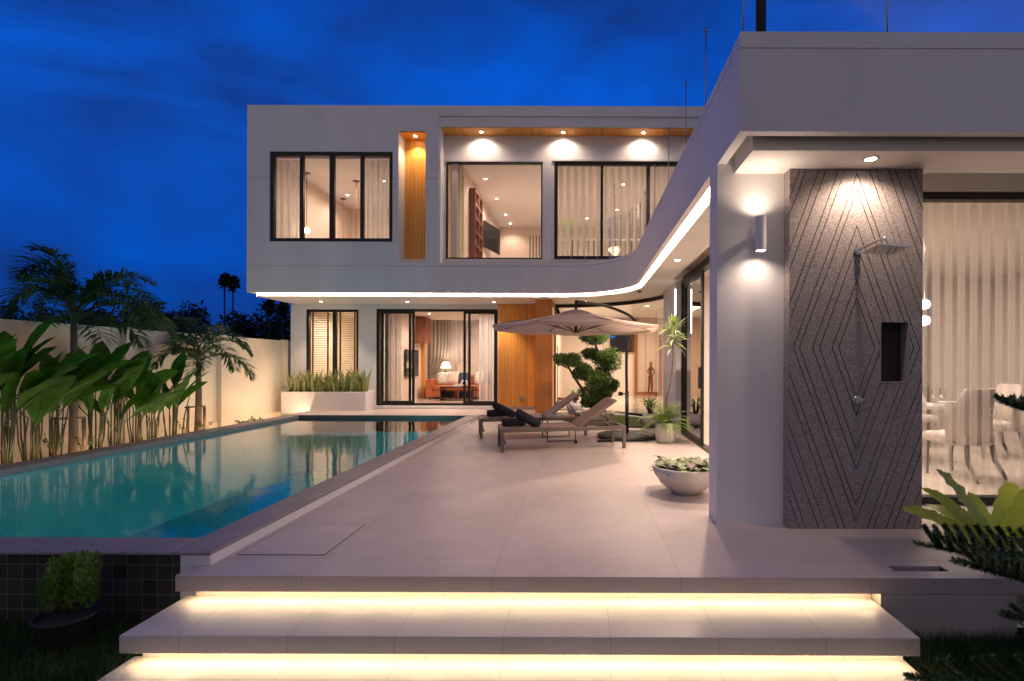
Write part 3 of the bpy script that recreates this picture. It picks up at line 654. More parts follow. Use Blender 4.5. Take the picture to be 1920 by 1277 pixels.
# dining room shell
vb(MB().box(DX + .1, 8, 4.55, 9.82, -.0999, .015), 'dining_floor', FLINT)
vb(MB().box(2.07, 8, 9.75, 9.82, .015, 3.1).box(7.9, 8, 4.95, 9.8, .015, 3.1), 'dining_wall', INTW)
vb(MB().box(DX + .11, 8, 4.96, 9.8, 3.02, 3.179), 'dining_ceiling', INTW)
# ground floor rooms
RLX = -5.36
vb(MB().box(gx0 + .2, -.74, GY + .2, 17.9, .05, .18), 'living_floor', FLINT)
vb(MB().box(RLX - .1, RLX, 14.12, 17.9, .18, 2.85), 'interior_wall', INT)
vb(MB().box(-7.8, -.7, 17.9, 18.0, .1, 3.1), 'interior_wall', INT)
vb(MB().box(-.95, -.85, 14.1, 17.9, .18, 2.95), 'interior_wall', INT)
vb(MB().box(gx0 + .2, -.74, GY + .2, 17.9, 2.86, 3.17), 'living_ceiling', INTW)
vb(MB().box(-.74, 5.0, 13.0, 20.6, .0, .10).prism([(-.74, 13.0), (-.74, 13.82)] + [] + [(.0, 13.7), (1.0, 13.2), (1.2, 13.0)], .0999, .1001), 'hall_floor', FLINT)
vb(MB().box(-.85, 5.0, 20.5, 20.6, .1, 3.7).box(4.9, 5.0, 11.2, 20.5, .1, 3.7).box(-.84, -.74, 14.1, 20.5, .1, 3.2).box(2.3, 4.9, 11.2, 11.3, .1, 3.2), 'hall_wall', INT)
# hall joinery: timber door frames on the back wall and side
hb = 20.49
hz = lambda y: PZ(y, hb); hxp = lambda x: PX(x, hb)
vb(MB().box(hxp(1189.5), hxp(1195), hb - .08, hb, .1, 3.18).box(hxp(1195), hxp(1236), hb - .05, hb, .1, .22).box(hxp(1235), hxp(1241), hb - .1, hb, .1, hz(628)), 'timber_trim', SHELFW)
vb(MB().box(PX(1042, 16), PX(1046.5, 16), 15.98, 16.0, .28, 1.9).box(PX(1042, 16), PX(1086, 16), 15.98, 16.0, .2, .28), 'timber_trim', SHELFW)
vb(MB().box(hxp(1150), hxp(1151), hb - .006, hb, .2, 3.2).box(hxp(1210), hxp(1210.8), hb - .006, hb, .2, 3.2).box(hxp(1131), hxp(1131.8), hb - .006, hb, .2, 3.2), 'panel_joint', mat('joint_brown', (.3, .25, .2), .8))  # thin joints between wall panels, in a darker brown

# ---- downlights
def downlight(x, y, z, power, spot=95, parent=V, r=.042, col=WARM, soft=.03, vis=True):
    o = MB().lathe([(r + .018, z - .001), (r + .018, z - .006), (r, z - .006), (r, z - .001)], (x, y, 0), 20).build('downlight', CHINA, parent, True)
    MB().disc((x, y, z - .003), r, 16, 0, True).build('bulb', E_LAMP, o, True)
    lamp('downlight_beam', 'SPOT', (x, y, z - .03), power, col, parent, soft, (x, y, z - 2), spot=spot, blend=.7)
for x in (603.5, 765, 927): downlight(PX(x, 13.35, 567), 13.3, ZS, 140)
downlight(1.49, 7.84, ZS, 230, 130); downlight(1.49, 5.7, ZS, 230, 130); downlight(.1, 13.0, ZS, 70)
o_ = MB().lathe([(.06, ZS - .001), (.06, ZS - .02), (.04, ZS - .02), (.04, ZS - .001)], (1.30, 11.25, 0), 20).build('added_downlight', BLK, V, True)  # added housing and spot, put in to brighten the bonsai from above
lamp('added_bonsai_beam', 'SPOT', (1.30, 11.25, ZS - .06), 330, WARM, V, .04, (.25, 11.4, 1.1), spot=78, blend=.8)
downlight(2.26, 3.96, ZS, 42, 155)
for x in (903, 1056, 1206): downlight(PX(x, 12.45, 249), 12.42, 7.02, 50, 150)
downlight(PX(779, 12.38, 252), 12.36, nz1 - .032, 50, 110, col=(1, .72, .4))
# interior downlights: upper room row
for X, Y in ((-2.69, 14.2), (-2.66, 15.9), (-2.63, 17.6), (-2.62, 18.7), (-1.0, 15), (-7.2, 15.6), (-5.6, 14.4), (1.2, 14.6), (1.2, 17), (.2, 18)): downlight(X, Y, 6.52, 45, 130)
for X, Y in ((-4.6, 15.4), (-3.3, 16.6), (-2.2, 15.4)): downlight(X, Y, 2.86, 40, 140)
lamp('upper_left_room_light', 'AREA', (-6.2, 14.7, 6.3), 62, WARM, V, 1.6, (-6.2, 14.7, 0))
lamp('upper_middle_room_light', 'AREA', (-1.5, 15.6, 6.3), 85, WARM, V, 2.2, (-1.5, 15.6, 0))
lamp('upper_right_room_light', 'AREA', (2.2, 14.9, 6.3), 85, WARM, V, 2.0, (2.2, 14.9, 0))
lamp('living_room_light', 'AREA', (-3.2, 15.6, 2.7), 100, (1, .76, .58), V, 2.0, (-3.2, 15.6, 0))
lamp('blind_room_light', 'AREA', (-6.6, 15.4, 2.7), 90, (1, .76, .48), V, 1.2, (-6.6, 15.4, 0))
lamp('hall_light', 'AREA', (1.8, 17.0, 3.1), 250, (1, .82, .62), V, 3.0, (1.8, 17.0, 0))
lamp('dining_light', 'AREA', (4.0, 7.3, 2.9), 170, (1, .82, .68), V, 2.4, (4.0, 7.3, 0))

# ---- glass railing around the roof terrace
RT = 4.74
rail = thing('glass_railing', 'frameless glass railing with slim steel posts along the curved roof edge', 'railing', (1.22, 8, ZT))
rp = arc(-.55, 10.45, 1.78, 96, 0, 26) + [(1.23, 7.4), (1.23, 3.87), (2.33, 3.87), (8.0, 3.87)]
MB().sweep(rp, [(-.005, ZT + .03), (-.005, RT)], closed_prof=False, smooth=False).build('glass', GLASSR, rail, True)
pts = [(1.23, y) for y in (3.87, 5.03, 5.98, 7.15, 8.5, 9.8)] + [(-.55 + 1.78 * math.cos(R(a)), 10.45 + 1.78 * math.sin(R(a))) for a in (3, 14, 25, 36, 47, 58, 69, 80, 95)] + [(2.33, 3.87)]
for (a, b) in pts:
    MB().tube([(a, b, ZT), (a, b, RT - .08)], .007, 6).tube([(a, b, RT - .1), (a, b, RT - .05)], .013, 8).build('post', STEEL, rail, True)
tp = thing('roof_pole', 'thick black pole standing on the roof of the front wing', 'pole', (1.50, 4.25, 3.65))
MB().tube([(0, 0, 0), (0, 0, 3.2)], .042, 16).build('pole', BLK, tp); MB().box(-.12, .12, -.12, .12, 0, .02).build('base_plate', BLK, tp)
# ------------------------------------------------------------------ SHOWER PANEL with cut chevron grooves and a soap niche
def shower_panel():
    t = thing('shower_wall', 'dark pebble-wash shower wall panel cut with diamond and chevron grooves', 'shower wall', (2.26, 4.28, 0))
    x0, x1, z0, z1, xc, zm, k = 1.712, 2.807, 0, ZS - .002, 2.266, 1.49, 2.76
    Yp = 4.164
    bm = bmesh.new()
    vs = [bm.verts.new((x, Yp, z)) for x, z in ((x0, z0), (x1, z0), (x1, z1), (x0, z1))]; bm.faces.new(vs)
    def bis(co, no, flt=None):
        fs = [f for f in bm.faces if flt is None or flt(f.calc_center_median())]
        geo = set(fs)
        for f in fs: geo.update(f.edges); geo.update(f.verts)
        bmesh.ops.bisect_plane(bm, geom=list(geo), plane_co=co, plane_no=no, dist=1e-6)
    bis((xc, 0, 0), (1, 0, 0)); bis((0, 0, zm), (0, 0, 1))
    nx = (2.457, 2.700, 1.198, 1.70)
    W_ = .0034
    base = [(.148, .201), (.304, .362), (.470, .519), (.629, .681), (.785, .843), (.95, 1.0), (1.11, 1.16)]
    cs = [c for p in base for c in p]
    for sx in (-1, 1):
        for sz in (-1, 1):
            fl = lambda c: (c.x - xc) * sx > 0 and (c.z - zm) * sz > 0
            for c in cs:
                for q in (-W_, W_):
                    # line  |x-xc| + |z-zm|/k = c+q
                    co = (xc + sx * (c + q), 0, zm); no = Vector((sx, 0, sz / k)).normalized(); bis(co, no, fl)
    for a in nx[:2]: bis((a, 0, 0), (1, 0, 0))
    for a in nx[2:]: bis((0, 0, a), (0, 0, 1))
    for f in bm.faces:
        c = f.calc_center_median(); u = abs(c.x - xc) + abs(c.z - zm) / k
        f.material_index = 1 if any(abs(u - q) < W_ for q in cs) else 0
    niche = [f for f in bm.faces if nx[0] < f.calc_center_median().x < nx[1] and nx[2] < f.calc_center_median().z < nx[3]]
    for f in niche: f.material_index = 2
    def push(fs, d):
        r = bmesh.ops.extrude_face_region(bm, geom=fs); vv = [g for g in r['geom'] if isinstance(g, bmesh.types.BMVert)]
        bmesh.ops.translate(bm, verts=vv, vec=(0, d, 0)); bmesh.ops.delete(bm, geom=fs, context='FACES')
    gr_ = [f for f in bm.faces if f.material_index == 1]
    push(gr_, .012)
    push([f for f in bm.faces if f.material_index == 2], .108)
    bmesh.ops.recalc_face_normals(bm, faces=bm.faces)
    # sides
    def q(*p): bm.faces.new([bm.verts.new(v) for v in p])
    q((x0, 4.28, z0), (x0, Yp, z0), (x0, Yp, z1), (x0, 4.28, z1)); q((x1, Yp, z0), (x1, 4.28, z0), (x1, 4.28, z1), (x1, Yp, z1)); q((x0, Yp, z1), (x1, Yp, z1), (x1, 4.28, z1), (x0, 4.28, z1))
    for v in bm.verts: v.co -= Vector((2.26, 4.28, 0))
    me = bpy.data.meshes.new('panel'); bm.to_mesh(me); bm.free()
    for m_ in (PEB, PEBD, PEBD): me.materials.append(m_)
    o = bpy.data.objects.new('panel', me); COL.objects.link(o); o.parent = t
    MB().box(nx[0] + .002, nx[1] - .002, Yp - .002, Yp + .10, nx[2] + .001, nx[2] + .012).box(nx[0] + .001, nx[0] + .01, Yp - .002, Yp + .10, nx[2] + .012, nx[3] - .001).box(nx[1] - .01, nx[1] - .001, Yp - .002, Yp + .10, nx[2] + .012, nx[3] - .001).build('niche_lining', mat('niche_stone', (.30, .26, .25), .5, var=.1, vscale=20), t, True)
shower_panel()
t = thing('rain_shower', 'chrome rain shower with thin square head on an angled arm', 'shower', (2.266, 4.164, 2.285))
MB().tube([(0, 0, 0), (0, -.012, 0)], .03, 20).tube([(0, -.012, 0), (0, -.05, 0)], .022, 16).build('flange', CHROME, t)
MB().tube(cat_rom([(0, -.02, .0), (0, -.07, .005), (.02, -.17, .02), (.04, -.30, .03), (.045, -.32, .0)], 4), .0095, 10).build('arm', CHROME, t)
h = MB(); rot = Matrix.Rotation(R(4), 3, 'Y') @ Matrix.Rotation(R(-3), 3, 'X')
h.box(-.115, .115, -.115, .115, -.004, .004, rot=rot, at=(.045, -.32, -.06)); h.tube([(.045, -.32, .0), (.045, -.32, -.055)], .013, 12)
h.build('shower_head', CHROME, t)
t = thing('mixer_valve', 'round chrome shower mixer knob on the pebble wall', 'tap', (2.266, 4.164, 1.062))
MB().tube([(0, 0, 0), (0, -.012, 0)], .034, 24).build('flange', CHROME, t)
MB().tube([(0, -.012, 0), (0, -.05, 0)], [.022, .026], 20).tube([(.01, -.04, .0), (.05, -.045, .01)], .006, 8).build('knob', CHROME, t)
# sconce
t = thing('wall_sconce', 'white up-and-down cylinder wall light on the column', 'wall light', (1.47, 4.28, 2.42))
MB().tube([(0, -.13, -.14), (0, -.13, .14)], .043, 32, cap=False).tube([(0, -.13, -.139), (0, -.13, .139)], .038, 32, cap=False).build('cylinder', WALL, t)
MB().box(-.035, .035, -.012, 0, -.06, .06).box(-.015, .015, -.09, -.012, -.03, .03).build('bracket', WALL, t)
for sz in (-1, 1):
    MB().disc((0, -.13, .115 * sz), .037, 24, 0, sz < 0).build('bulb', E_LAMP, t)
    lamp('sconce_beam', 'SPOT', (1.47, 4.15, 2.42 + .125 * sz), 9, WARM, t, .03, (1.47, 4.165, 2.42 + 2 * sz), spot=150, blend=1)

# ------------------------------------------------------------------ LOUNGERS
def lounger(label):
    t = thing('sun_lounger', label, 'sun lounger', (0, 0, 0), 0, 'sun loungers on the terrace')
    Lg, Wd, H = 1.98, .66, .36
    f = MB()
    for y in (0, Wd - .04): f.box(0, Lg, y, y + .04, H - .06, H)
    for x in (0, Lg - .04): f.box(x, x + .04, .0401, Wd - .0401, H - .06, H - .001)
    f.box(.055, .085, .04, Wd - .04, .12, .15)
    f.build('frame', LFRAME, t, bevel=.004)
    for x in (0, Lg - .05):
        for y in (0, Wd - .05):
            MB().box(x, x + .05, y, y + .05, .012, H - .0605).box(x + .005, x + .045, y + .005, y + .045, 0, .0119).build('leg', LFRAME, t)
    hx = 1.22
    MB().box(.04, hx, .042, Wd - .042, H - .02, H - .006).build('seat', SLING, t, bevel=.004)
    a = R(34); ca, sa = math.cos(a), math.sin(a); Lb = .74
    rot = Matrix.Rotation(-a, 3, 'Y')
    MB().box(0, Lb, .045, Wd - .045, -.008, .008, rot=rot, at=(hx, 0, H)).build('backrest', SLING, t, bevel=.004)
    b = MB().box(0, Lb, .042, .075, -.024, -.009, rot=rot, at=(hx, 0, H)).box(0, Lb, Wd - .075, Wd - .042, -.024, -.009, rot=rot, at=(hx, 0, H))
    for y in (.09, Wd - .09): b.bar((hx + .5 * ca, y, H + .5 * sa - .02), (hx + .60, y, H - .02), .02, .02)
    b.bar((hx + .60, .04, H - .035), (hx + .60, Wd - .04, H - .035), .02, .02)
    b.build('back_support', LFRAME, t)
    w = MB()
    w.tube([(1.3, Wd - .03, .03), (1.3, Wd - .05, .03)], .03, 14)
    w.build('wheel', RUB, t)
    return t
ANG = math.atan2(.46, 1.93)
l1 = lounger('nearer taupe sun lounger with raised back and two dark rolled towels')
l1.location = (-1.20, 7.64, 0); l1.rotation_euler.z = ANG
l2 = dup(l1, (-1.80, 9.06, 0), ANG, 'farther taupe sun lounger behind the small table, raised back')
def towel(loc, rz, tilt, ln, r, label, spiral=True):
    t = thing('rolled_towel', label, 'towel', loc, rz, 'dark towels rolled on the sun loungers')
    m = MB(); rot = Matrix.Rotation(tilt, 3, 'Y'); n = 26
    prof = [(0.0, .35), (.02, .8), (.07, 1), (.3, 1.04), (.55, .98), (.8, 1.03), (.95, 1), (.985, .85), (1, .4)]
    vs = []
    for s_, q in prof:
        for k in range(n):
            a_ = 2 * math.pi * k / n; rr = r * q * (1 + .05 * math.sin(3 * a_ + s_ * 4)) 
            vs.append(rot @ Vector((s_ * ln, rr * math.cos(a_), rr * math.sin(a_) * .93)))
    fs = [(i * n + k, i * n + (k + 1) % n, (i + 1) * n + (k + 1) % n, (i + 1) * n + k) for i in range(len(prof) - 1) for k in range(n)]
    m.add(vs, fs, 0, True); o = len(m.v) - len(vs); m.f.append([o + k for k in range(n)][::-1]); m.m.append(0); m.sm.append(False); m.f.append([o + (len(prof) - 1) * n + k for k in range(n)]); m.m.append(0); m.sm.append(False)
    # loose rolled edge
    e_ = [rot @ Vector((x_, r * 1.02 * math.cos(a_), r * 1.02 * math.sin(a_))) for x_ in (0.03,) for a_ in [R(200 + 8 * i) for i in range(6)]]
    m.build('roll', TOWEL, t)
    sp = MB(); pts_ = [rot @ Vector((-.006, r * .93 * (1 - i / 44) * math.cos(i * .45), r * .9 * (1 - i / 44) * math.sin(i * .45))) for i in range(40)]
    sp.tube(pts_, .008, 5); sp.build('rolled_end', TOWEL, t)
    return t
def on(l, x, y, z): 
    v = Matrix.Rotation(ANG, 3, 'Z') @ Vector((x, y, z)); return (l.location.x + v.x, l.location.y + v.y, v.z)
towel(on(l1, .05, .33, .425), ANG - .1, R(0), .36, .068, 'dark towel roll lying flat on the foot of the nearer lounger')
towel(on(l1, .27, .30, .58), ANG - .25, R(30), .42, .078, 'dark towel roll leaning over the flat one on the nearer lounger')
towel(on(l2, .15, .33, .425), ANG - .1, R(0), .36, .068, 'dark towel roll lying flat on the foot of the farther lounger')
towel(on(l2, .27, .30, .58), ANG - .2, R(28), .44, .076, 'dark towel roll leaning over the flat one on the farther lounger')
# side table
t = thing('side_table', 'small square taupe table with sled legs between the two loungers', 'side table', (-.58, 8.72, 0), ANG)
MB().box(0, .52, 0, .56, .415, .435).build('table_top', SLING, t, bevel=.003)
MB().box(0, .52, 0, .025, .39, .4149).box(0, .52, .535, .56, .39, .4149).box(0, .025, .025, .535, .39, .4149).box(.495, .52, .025, .535, .39, .4149).build('frame', LFRAME, t)
for y in (.012, .548):
    MB().bar((.012, y, 0.39), (.012, y, .012), .02, .02).bar((.508, y, 0.39), (.508, y, .012), .02, .02).bar((0.002, y, .011), (.518, y, .011), .02, .02).build('leg', LFRAME, t)
tt = thing('booklet', 'thin pale booklet lying open on the small taupe table', 'booklet', (-.44, 8.95, .4355), ANG + .3)
MB().box(0, .28, 0, .2, 0, .008).build('pages', CHINA, tt); MB().box(.02, .15, .01, .19, .0081, .014).build('cover', SLING, tt)

# ------------------------------------------------------------------ PARASOL
t = thing('cantilever_parasol', 'round beige cantilever parasol on a curved black mast', 'parasol', (.85, 9.30, 0))
HX, HY, HZ = -.93, -1.28, 2.30      # hub relative to the base
c = MB(); n = 8; Rr = 1.33; rim = 1.93; pk = 2.17
ca_, ring = [], []
for j, (fr_, zz) in enumerate([(0.09, pk), (.35, pk - .085), (.65, pk - .165), (1, rim)]):
    for i in range(n * 4):
        a = 2 * math.pi * i / (n * 4) + R(22.5); k = (i % 4) / 4; edge = math.cos(R(22.5)) / math.cos(((i % 4) - 2 + 0) * R(11.25)) if True else 1
        a2 = (i % 4) * R(11.25) - R(22.5); rr = Rr * fr_ * (math.cos(R(22.5)) / math.cos(a2))
        sag = -.03 * math.sin(math.pi * k) * fr_
        ring.append((HX + rr * math.cos(a), HY + rr * math.sin(a), zz + sag - .05 * fr_ * math.cos(a) * 0))
c.add(ring, [(j * 32 + i, j * 32 + (i + 1) % 32, (j + 1) * 32 + (i + 1) % 32, (j + 1) * 32 + i) for j in range(3) for i in range(32)], 0, True)
lo = [(x, y, z) for x, y, z in ring[-32:]]; lo2 = [(HX + (x - HX) * 1.003, HY + (y - HY) * 1.003, z - .045) for x, y, z in lo]
c.add(lo + lo2, [(i, (i + 1) % 32, 32 + (i + 1) % 32, 32 + i) for i in range(32)], 0, True)
c.build('canopy', PARA, t)
cv = MB(); cv.lathe([(.28, pk - .035), (.2, pk + .0), (.08, pk + .03), (.02, pk + .035)], (HX, HY, 0), 16); cv.build('vent_cap', PARA, t)
ribs = MB()
for i in range(8):
    a = 2 * math.pi * i / 8 + R(22.5) ; ex, ey = math.cos(a), math.sin(a)
    r_ = MB().bar((HX + .05 * ex, HY + .05 * ey, pk - .03), (HX + Rr * .985 * ex * .985, HY + Rr * .985 * ey * .985, rim + .004), .016, .02)
    r_.bar((HX + .05 * ex, HY + .05 * ey, 1.86), (HX + .62 * ex, HY + .62 * ey, pk - .155), .014, .014); r_.build('rib', LFRAME, t)
MB().tube([(HX, HY, 1.845), (HX, HY, HZ + .02)], .022, 12).tube([(HX, HY, 1.84), (HX, HY, 1.88)], .05, 14).build('hub', BLK, t)
m_ = cat_rom([(0, 0, .06), (-.005, .0, .8), (-.01, 0, 1.5), (.05, .06, 1.80), (.16, .17, 2.02), (.12, .06, 2.18), (-.1, -.2, 2.28), (-.45, -.64, 2.345), (-.75, -1.06, 2.34), (HX, HY, HZ + .03)], 5)
MB().tube(m_, .026, 12).build('mast', BLK, t)
MB().tube([(0, 0, .05), (0, 0, .85)], .034, 14).tube([(-.035, 0, .80), (-.10, 0, .80)], .012, 8).lathe([(.0, -.04), (.04, -.03), (.04, .03), (0, .04)], (-.12, 0, .80), 12).build('lower_sleeve', BLK, t)
b_ = MB()
b_.lathe([(0, .005), (.52, .005), (.545, .03), (.54, .06), (.5, .075), (.1, .085), (0, .085)], (0, 0, 0), 48)
for i in range(4): 
    a = R(45 + 90 * i); b_.bar((.08 * math.cos(a), .08 * math.sin(a), .087), (.5 * math.cos(a), .5 * math.sin(a), .079), .012, .008)
b_.build('base', RUB, t)
MB().box(-.72, .5, -.42, -.37, .003, .04, rot=Matrix.Rotation(R(18), 3, 'Z')).build('cross_foot', BLK, t)

# ------------------------------------------------------------------ INTERIOR THINGS
# living room
sy = 16.55
t = thing('sofa', 'tan leather sofa with cushions seen through the sliding door', 'sofa', (-4.1, sy, .18))
MB().box(-.95, 1.2, 0, .9, .06, .28).build('base', LEATHER, t, bevel=.02)
MB().box(-.76, 1.05, -.02, .85, .28, .45).build('seat', LEATHER, t, bevel=.04)
MB().box(-.97, -.76, -.03, .9, .06, .64).build('armrest', LEATHER, t, bevel=.03)
MB().box(-.76, 1.2, .72, .95, .45, .78).build('backrest', LEATHER, t, bevel=.04)
MB().box(-.9, -.84, .05, .11, 0, .06).build('leg', REDWOOD, t); MB().box(1.0, 1.06, .05, .11, 0, .06).build('leg', REDWOOD, t)
def pillow(loc, s, m, label, rz=0, tx=R(-18)):
    t = thing('cushion', label, 'cushion', loc, rz, 'cushions on the tan sofa'); mb = MB(); n = 8; vs = []
    for sg in (-1, 1):
        for i in range(n + 1):
            for j in range(n + 1):
                u, v = i / n * 2 - 1, j / n * 2 - 1; th = .075 * ((1 - u ** 4) * (1 - v ** 4)) ** .6
                q = Matrix.Rotation(tx, 3, 'X') @ Vector((u * s / 2 * (1 - .06 * v * v), sg * th, v * s / 2 * (1 - .06 * u * u))); vs.append(q + Vector((0, 0, s / 2)))
    k = (n + 1) ** 2; fs = []
    for i in range(n):
        for j in range(n):
            a = i * (n + 1) + j; fs += [(a, a + n + 1, a + n + 2, a + 1), (k + a, k + a + 1, k + a + n + 2, k + a + n + 1)]
    mb.add(vs, fs, 0, True).build('cover', m, t)
for x, s_, m2, lb, rz in ((-4.62, .42, CUSHW, 'grey and white patterned cushion beside the sofa armrest', .2), (-4.3, .44, UPH, 'cream cushion second from the sofa armrest', -.1), (-3.93, .42, CUSHD, 'dark navy cushion in the middle of the tan sofa', .1), (-3.35, .45, CUSHW, 'patterned cushion at the right of the tan sofa', 0), (-3.1, .4, CUSHD, 'small dark cushion at the right end of the tan sofa', .2)):
    pillow((x, sy + .5, .635), s_, m2, lb, rz)
t = thing('tall_headboard', 'cream upholstered bench back behind the tan sofa', 'headboard', (-3.4, 17.62, .18)); MB().box(-.9, .9, 0, .12, 0, 1.15).box(-.92, .92, -.01, .13, 1.1501, 1.19).build('pad', UPH, t, bevel=.02)
t = thing('coffee_table', 'glossy dark red coffee table in front of the tan sofa', 'coffee table', (-3.95, 15.75, .18))
MB().box(-.42, .62, 0, .55, .40, .44).build('table_top', REDWOOD, t, bevel=.004); MB().box(-.42, .62, .02, .53, .06, .10).build('shelf', REDWOOD, t); MB().box(-.42, -.38, .0, .55, .0, .3999).build('leg', REDWOOD, t); MB().box(.58, .62, 0, .55, 0, .3999).build('leg', REDWOOD, t)
MB().box(-.36, .0, .1, .5, .101, .3).box(.14, .55, .1, .5, .101, .3).build('drawer', SCREEN, t)
t = thing('book_stack', 'stack of pale books on the dark coffee table', 'books', (-4.05, 15.95, .62)); MB().box(0, .26, 0, .2, 0, .03).build('book', CHINA, t); MB().box(.02, .25, .01, .19, .031, .055).build('book', CUSHW, t); MB().box(.03, .23, .02, .18, .056, .08).build('book', CHINA, t)
t = thing('ring_ornament', 'white ring ornament beside books on the coffee table', 'ornament', (-3.68, 16.0, .62)); MB().tube([(0.085 * math.cos(a), 0, .1 + .085 * math.sin(a)) for a in [2 * math.pi * i / 24 for i in range(25)]], .028, 8).build('ring', CHINA, t)
t = thing('table_lamp', 'lit table lamp with cream shade beside the grey drapes', 'lamp', (-4.62, 17.35, .18))
MB().lathe([(0, .6), (.09, .6), (.09, .63), (.03, .66), (.07, .76), (.075, .82), (.02, .93), (.015, 1.0)], (0, 0, 0), 16).build('stem', BLK, t)
MB().box(-.22, .22, -.2, .2, 0, .58).build('stand', UPH, t)
MB().lathe([(.18, 1.0), (.10, 1.22)], (0, 0, 0), 24).build('lamp_shade', E_SHADE, t); lamp('lamp_bulb', 'POINT', (-4.62, 17.30, 1.32), 24, (1, .8, .6), t, .06)
t = tag(wavy(-5.3, -4.55, 17.68, .2, 2.84, .035, .12, pinch=1.05).build('drape', DRAPE), 'grey drape tied back at the left of the living room', 'curtain'); 
t = tag(wavy(-4.62, -3.9, 17.78, .2, 2.84, .03, .15).build('voile_curtain', VOILE), 'white voile curtain glowing behind the table lamp', 'curtain')
t = tag(MB().box(-3.9, -1.0, 17.82, 17.899, .18, 2.85).build('marble_panel', MARB), 'veined rose marble wall panel behind the tan sofa', 'wall panel')
t = tag(MB().box(-4.5, -2.2, 14.35, 15.1, .181, .187).build('rug', TILEF), 'terracotta rug lying just inside the open sliding door', 'rug')
tag(wavy(xa(716, 14.3, 660), xa(752, 14.3, 660), 14.32, .19, 2.84, .03, .1).build('voile_curtain', VOILE), 'white voile curtain at the left end of the sliding door', 'curtain')
tag(wavy(xa(898, 14.3, 660), xa(929, 14.3, 660), 14.32, .19, 2.84, .03, .1).build('voile_curtain', VOILE), 'white voile curtain at the right end of the sliding door', 'curtain')
t = thing('wall_television', 'black television on the side wall beyond the left door curtain', 'television', (-5.33, 15.9, 1.35)); MB().box(0, .05, -.55, .6, -.42, .42).build('screen', SCREEN, t, bevel=.005); MB().box(-.02, 0, -.2, .2, -.15, .15).build('bracket', BLK, t)
t = thing('wooden_cupboard', 'reddish wooden wall cupboard inside the living room', 'cupboard', (-5.35, 16.3, 2.0)); MB().box(0, .35, 0, .6, 0, .83).build('body', SHELFW, t, bevel=.003); MB().box(.06, .3, -.012, -.001, .03, .8).build('door', SHELFW, t)
t = tag(MB().box(-5.35, -5.25, 17.0, 17.1, .18, 2.0).build('timber_post', WOOD), 'slim timber post at the back left of the living room', 'post')
# small room: venetian blinds
def blinds(x0, x1, y, z0, z1, label):
    t = thing('venetian_blind', label, 'blind', (x0, y, z0), 0, 'cream venetian blinds in the small window')
    m = MB(); k = int((z1 - z0) / .05)
    for i in range(k): m.box(0, x1 - x0, -.02, .02, -.0012, .0012, rot=Matrix.Rotation(R(38), 3, 'X'), at=(0, 0, .03 + i * .05))
    m.build('slats', mat('blind_slat', (.72, .62, .42), .5, trans=.3) if 'blind_slat' not in MATS else MATS['blind_slat'], t)
    MB().box(0, x1 - x0, -.03, .03, z1 - z0, z1 - z0 + .04).build('headrail', SHELFW, t)
    for q in (.14, .80): MB().box((x1 - x0) * q, (x1 - x0) * q + .05, -.027, -.025, 0, z1 - z0).build('tape', WOOD, t)
blinds(xa(578, 14.1, 640), xa(621, 14.1, 640), 14.15, .55, 2.83, 'cream venetian blind with orange tapes in the left half of the small window')
blinds(xa(630, 14.1, 640), xa(671, 14.1, 640), 14.15, .55, 2.83, 'cream venetian blind with orange tapes in the right half of the small window')
# upper left room
tag(wavy(xa(513, 12.5), xa(562, 12.5), 12.62, 3.95, 6.4, .035, .14).build('voile_curtain', VOILE), 'white voile curtain at the left of the upper four-pane window', 'curtain')
tag(wavy(xa(681, 12.5), xa(731, 12.5), 12.62, 3.95, 6.4, .04, .12).build('voile_curtain', VOILE), 'white voile curtain gathered at the right of the upper four-pane window', 'curtain')
for X, Y, z, lit, lb in ((-7.48, 13.8, 4.95, True, 'lit glass pendant lamp hanging lowest in the upper left room'), (-7.5, 15.95, 4.75, False, 'dark corded pendant lamp hanging deeper in the upper left room'), (-6.4, 14.4, 4.6, False, 'thin pendant cord near the middle panes of the upper window')):
    t = thing('pendant_lamp', lb, 'pendant lamp', (X, Y, z)); MB().tube([(0, 0, .1), (0, 0, 6.5 - z)], .008, 6).lathe([(0, 6.5 - z), (.09, 6.5 - z), (.09, 6.52 - z)], n=16).build('cord', SHELFW, t)
    MB().lathe([(.02, .08), (.06, .05), (.08, 0), (.06, -.05), (0, -.07)], n=20).build('shade', E_PEND if lit else GLASS, t)
# upper middle room
t = thing('bookshelf', 'reddish wooden bookshelf along the left wall upstairs', 'bookshelf', (-3.22, 14.0, 3.9))
sh = MB(); sh.box(0, .3, 0, .03, 0, 2.3).box(0, .3, 1.0, 1.03, 0, 2.3).box(0, .02, .03, 1.0, 0, 2.3).box(0, .3, .5, .53, 0.02, 2.27)
for i in range(7): sh.box(.02, .3, .03, .5, i * .37, i * .37 + .03).box(.02, .3, .53, 1.0, i * .37, i * .37 + .03)
sh.build('case', SHELFW, t)
bk_ = MB()
for i in range(6):
    for j in range(7):
        if random.random() < .6: hh = random.uniform(.15, .28); bk_.box(.05, .22, .06 + j * .06 + random.uniform(0, .01), .1 + j * .06, i * .37 + .031, i * .37 + hh)
bk_.build('books', CHINA, t)
tag(wavy(xa(841, 12.8), xa(868, 12.8), 12.88, 3.95, 6.5, .03, .12).build('voile_curtain', mat('olive_voile', (.62, .62, .42), .8, trans=.4)), 'pale green curtain at the left of the big upper window', 'curtain')
t = thing('wall_television', 'black television on a swing arm upstairs', 'television', (-3.02, 16.5, 5.42), R(-14)); MB().box(.1, .14, -.62, .62, -.42, .42).build('screen', SCREEN, t, bevel=.005); MB().box(-.2, .1, -.03, .03, -.04, .04).box(-.2, -.16, -.1, .1, -.2, .2).build('arm', BLK, t)
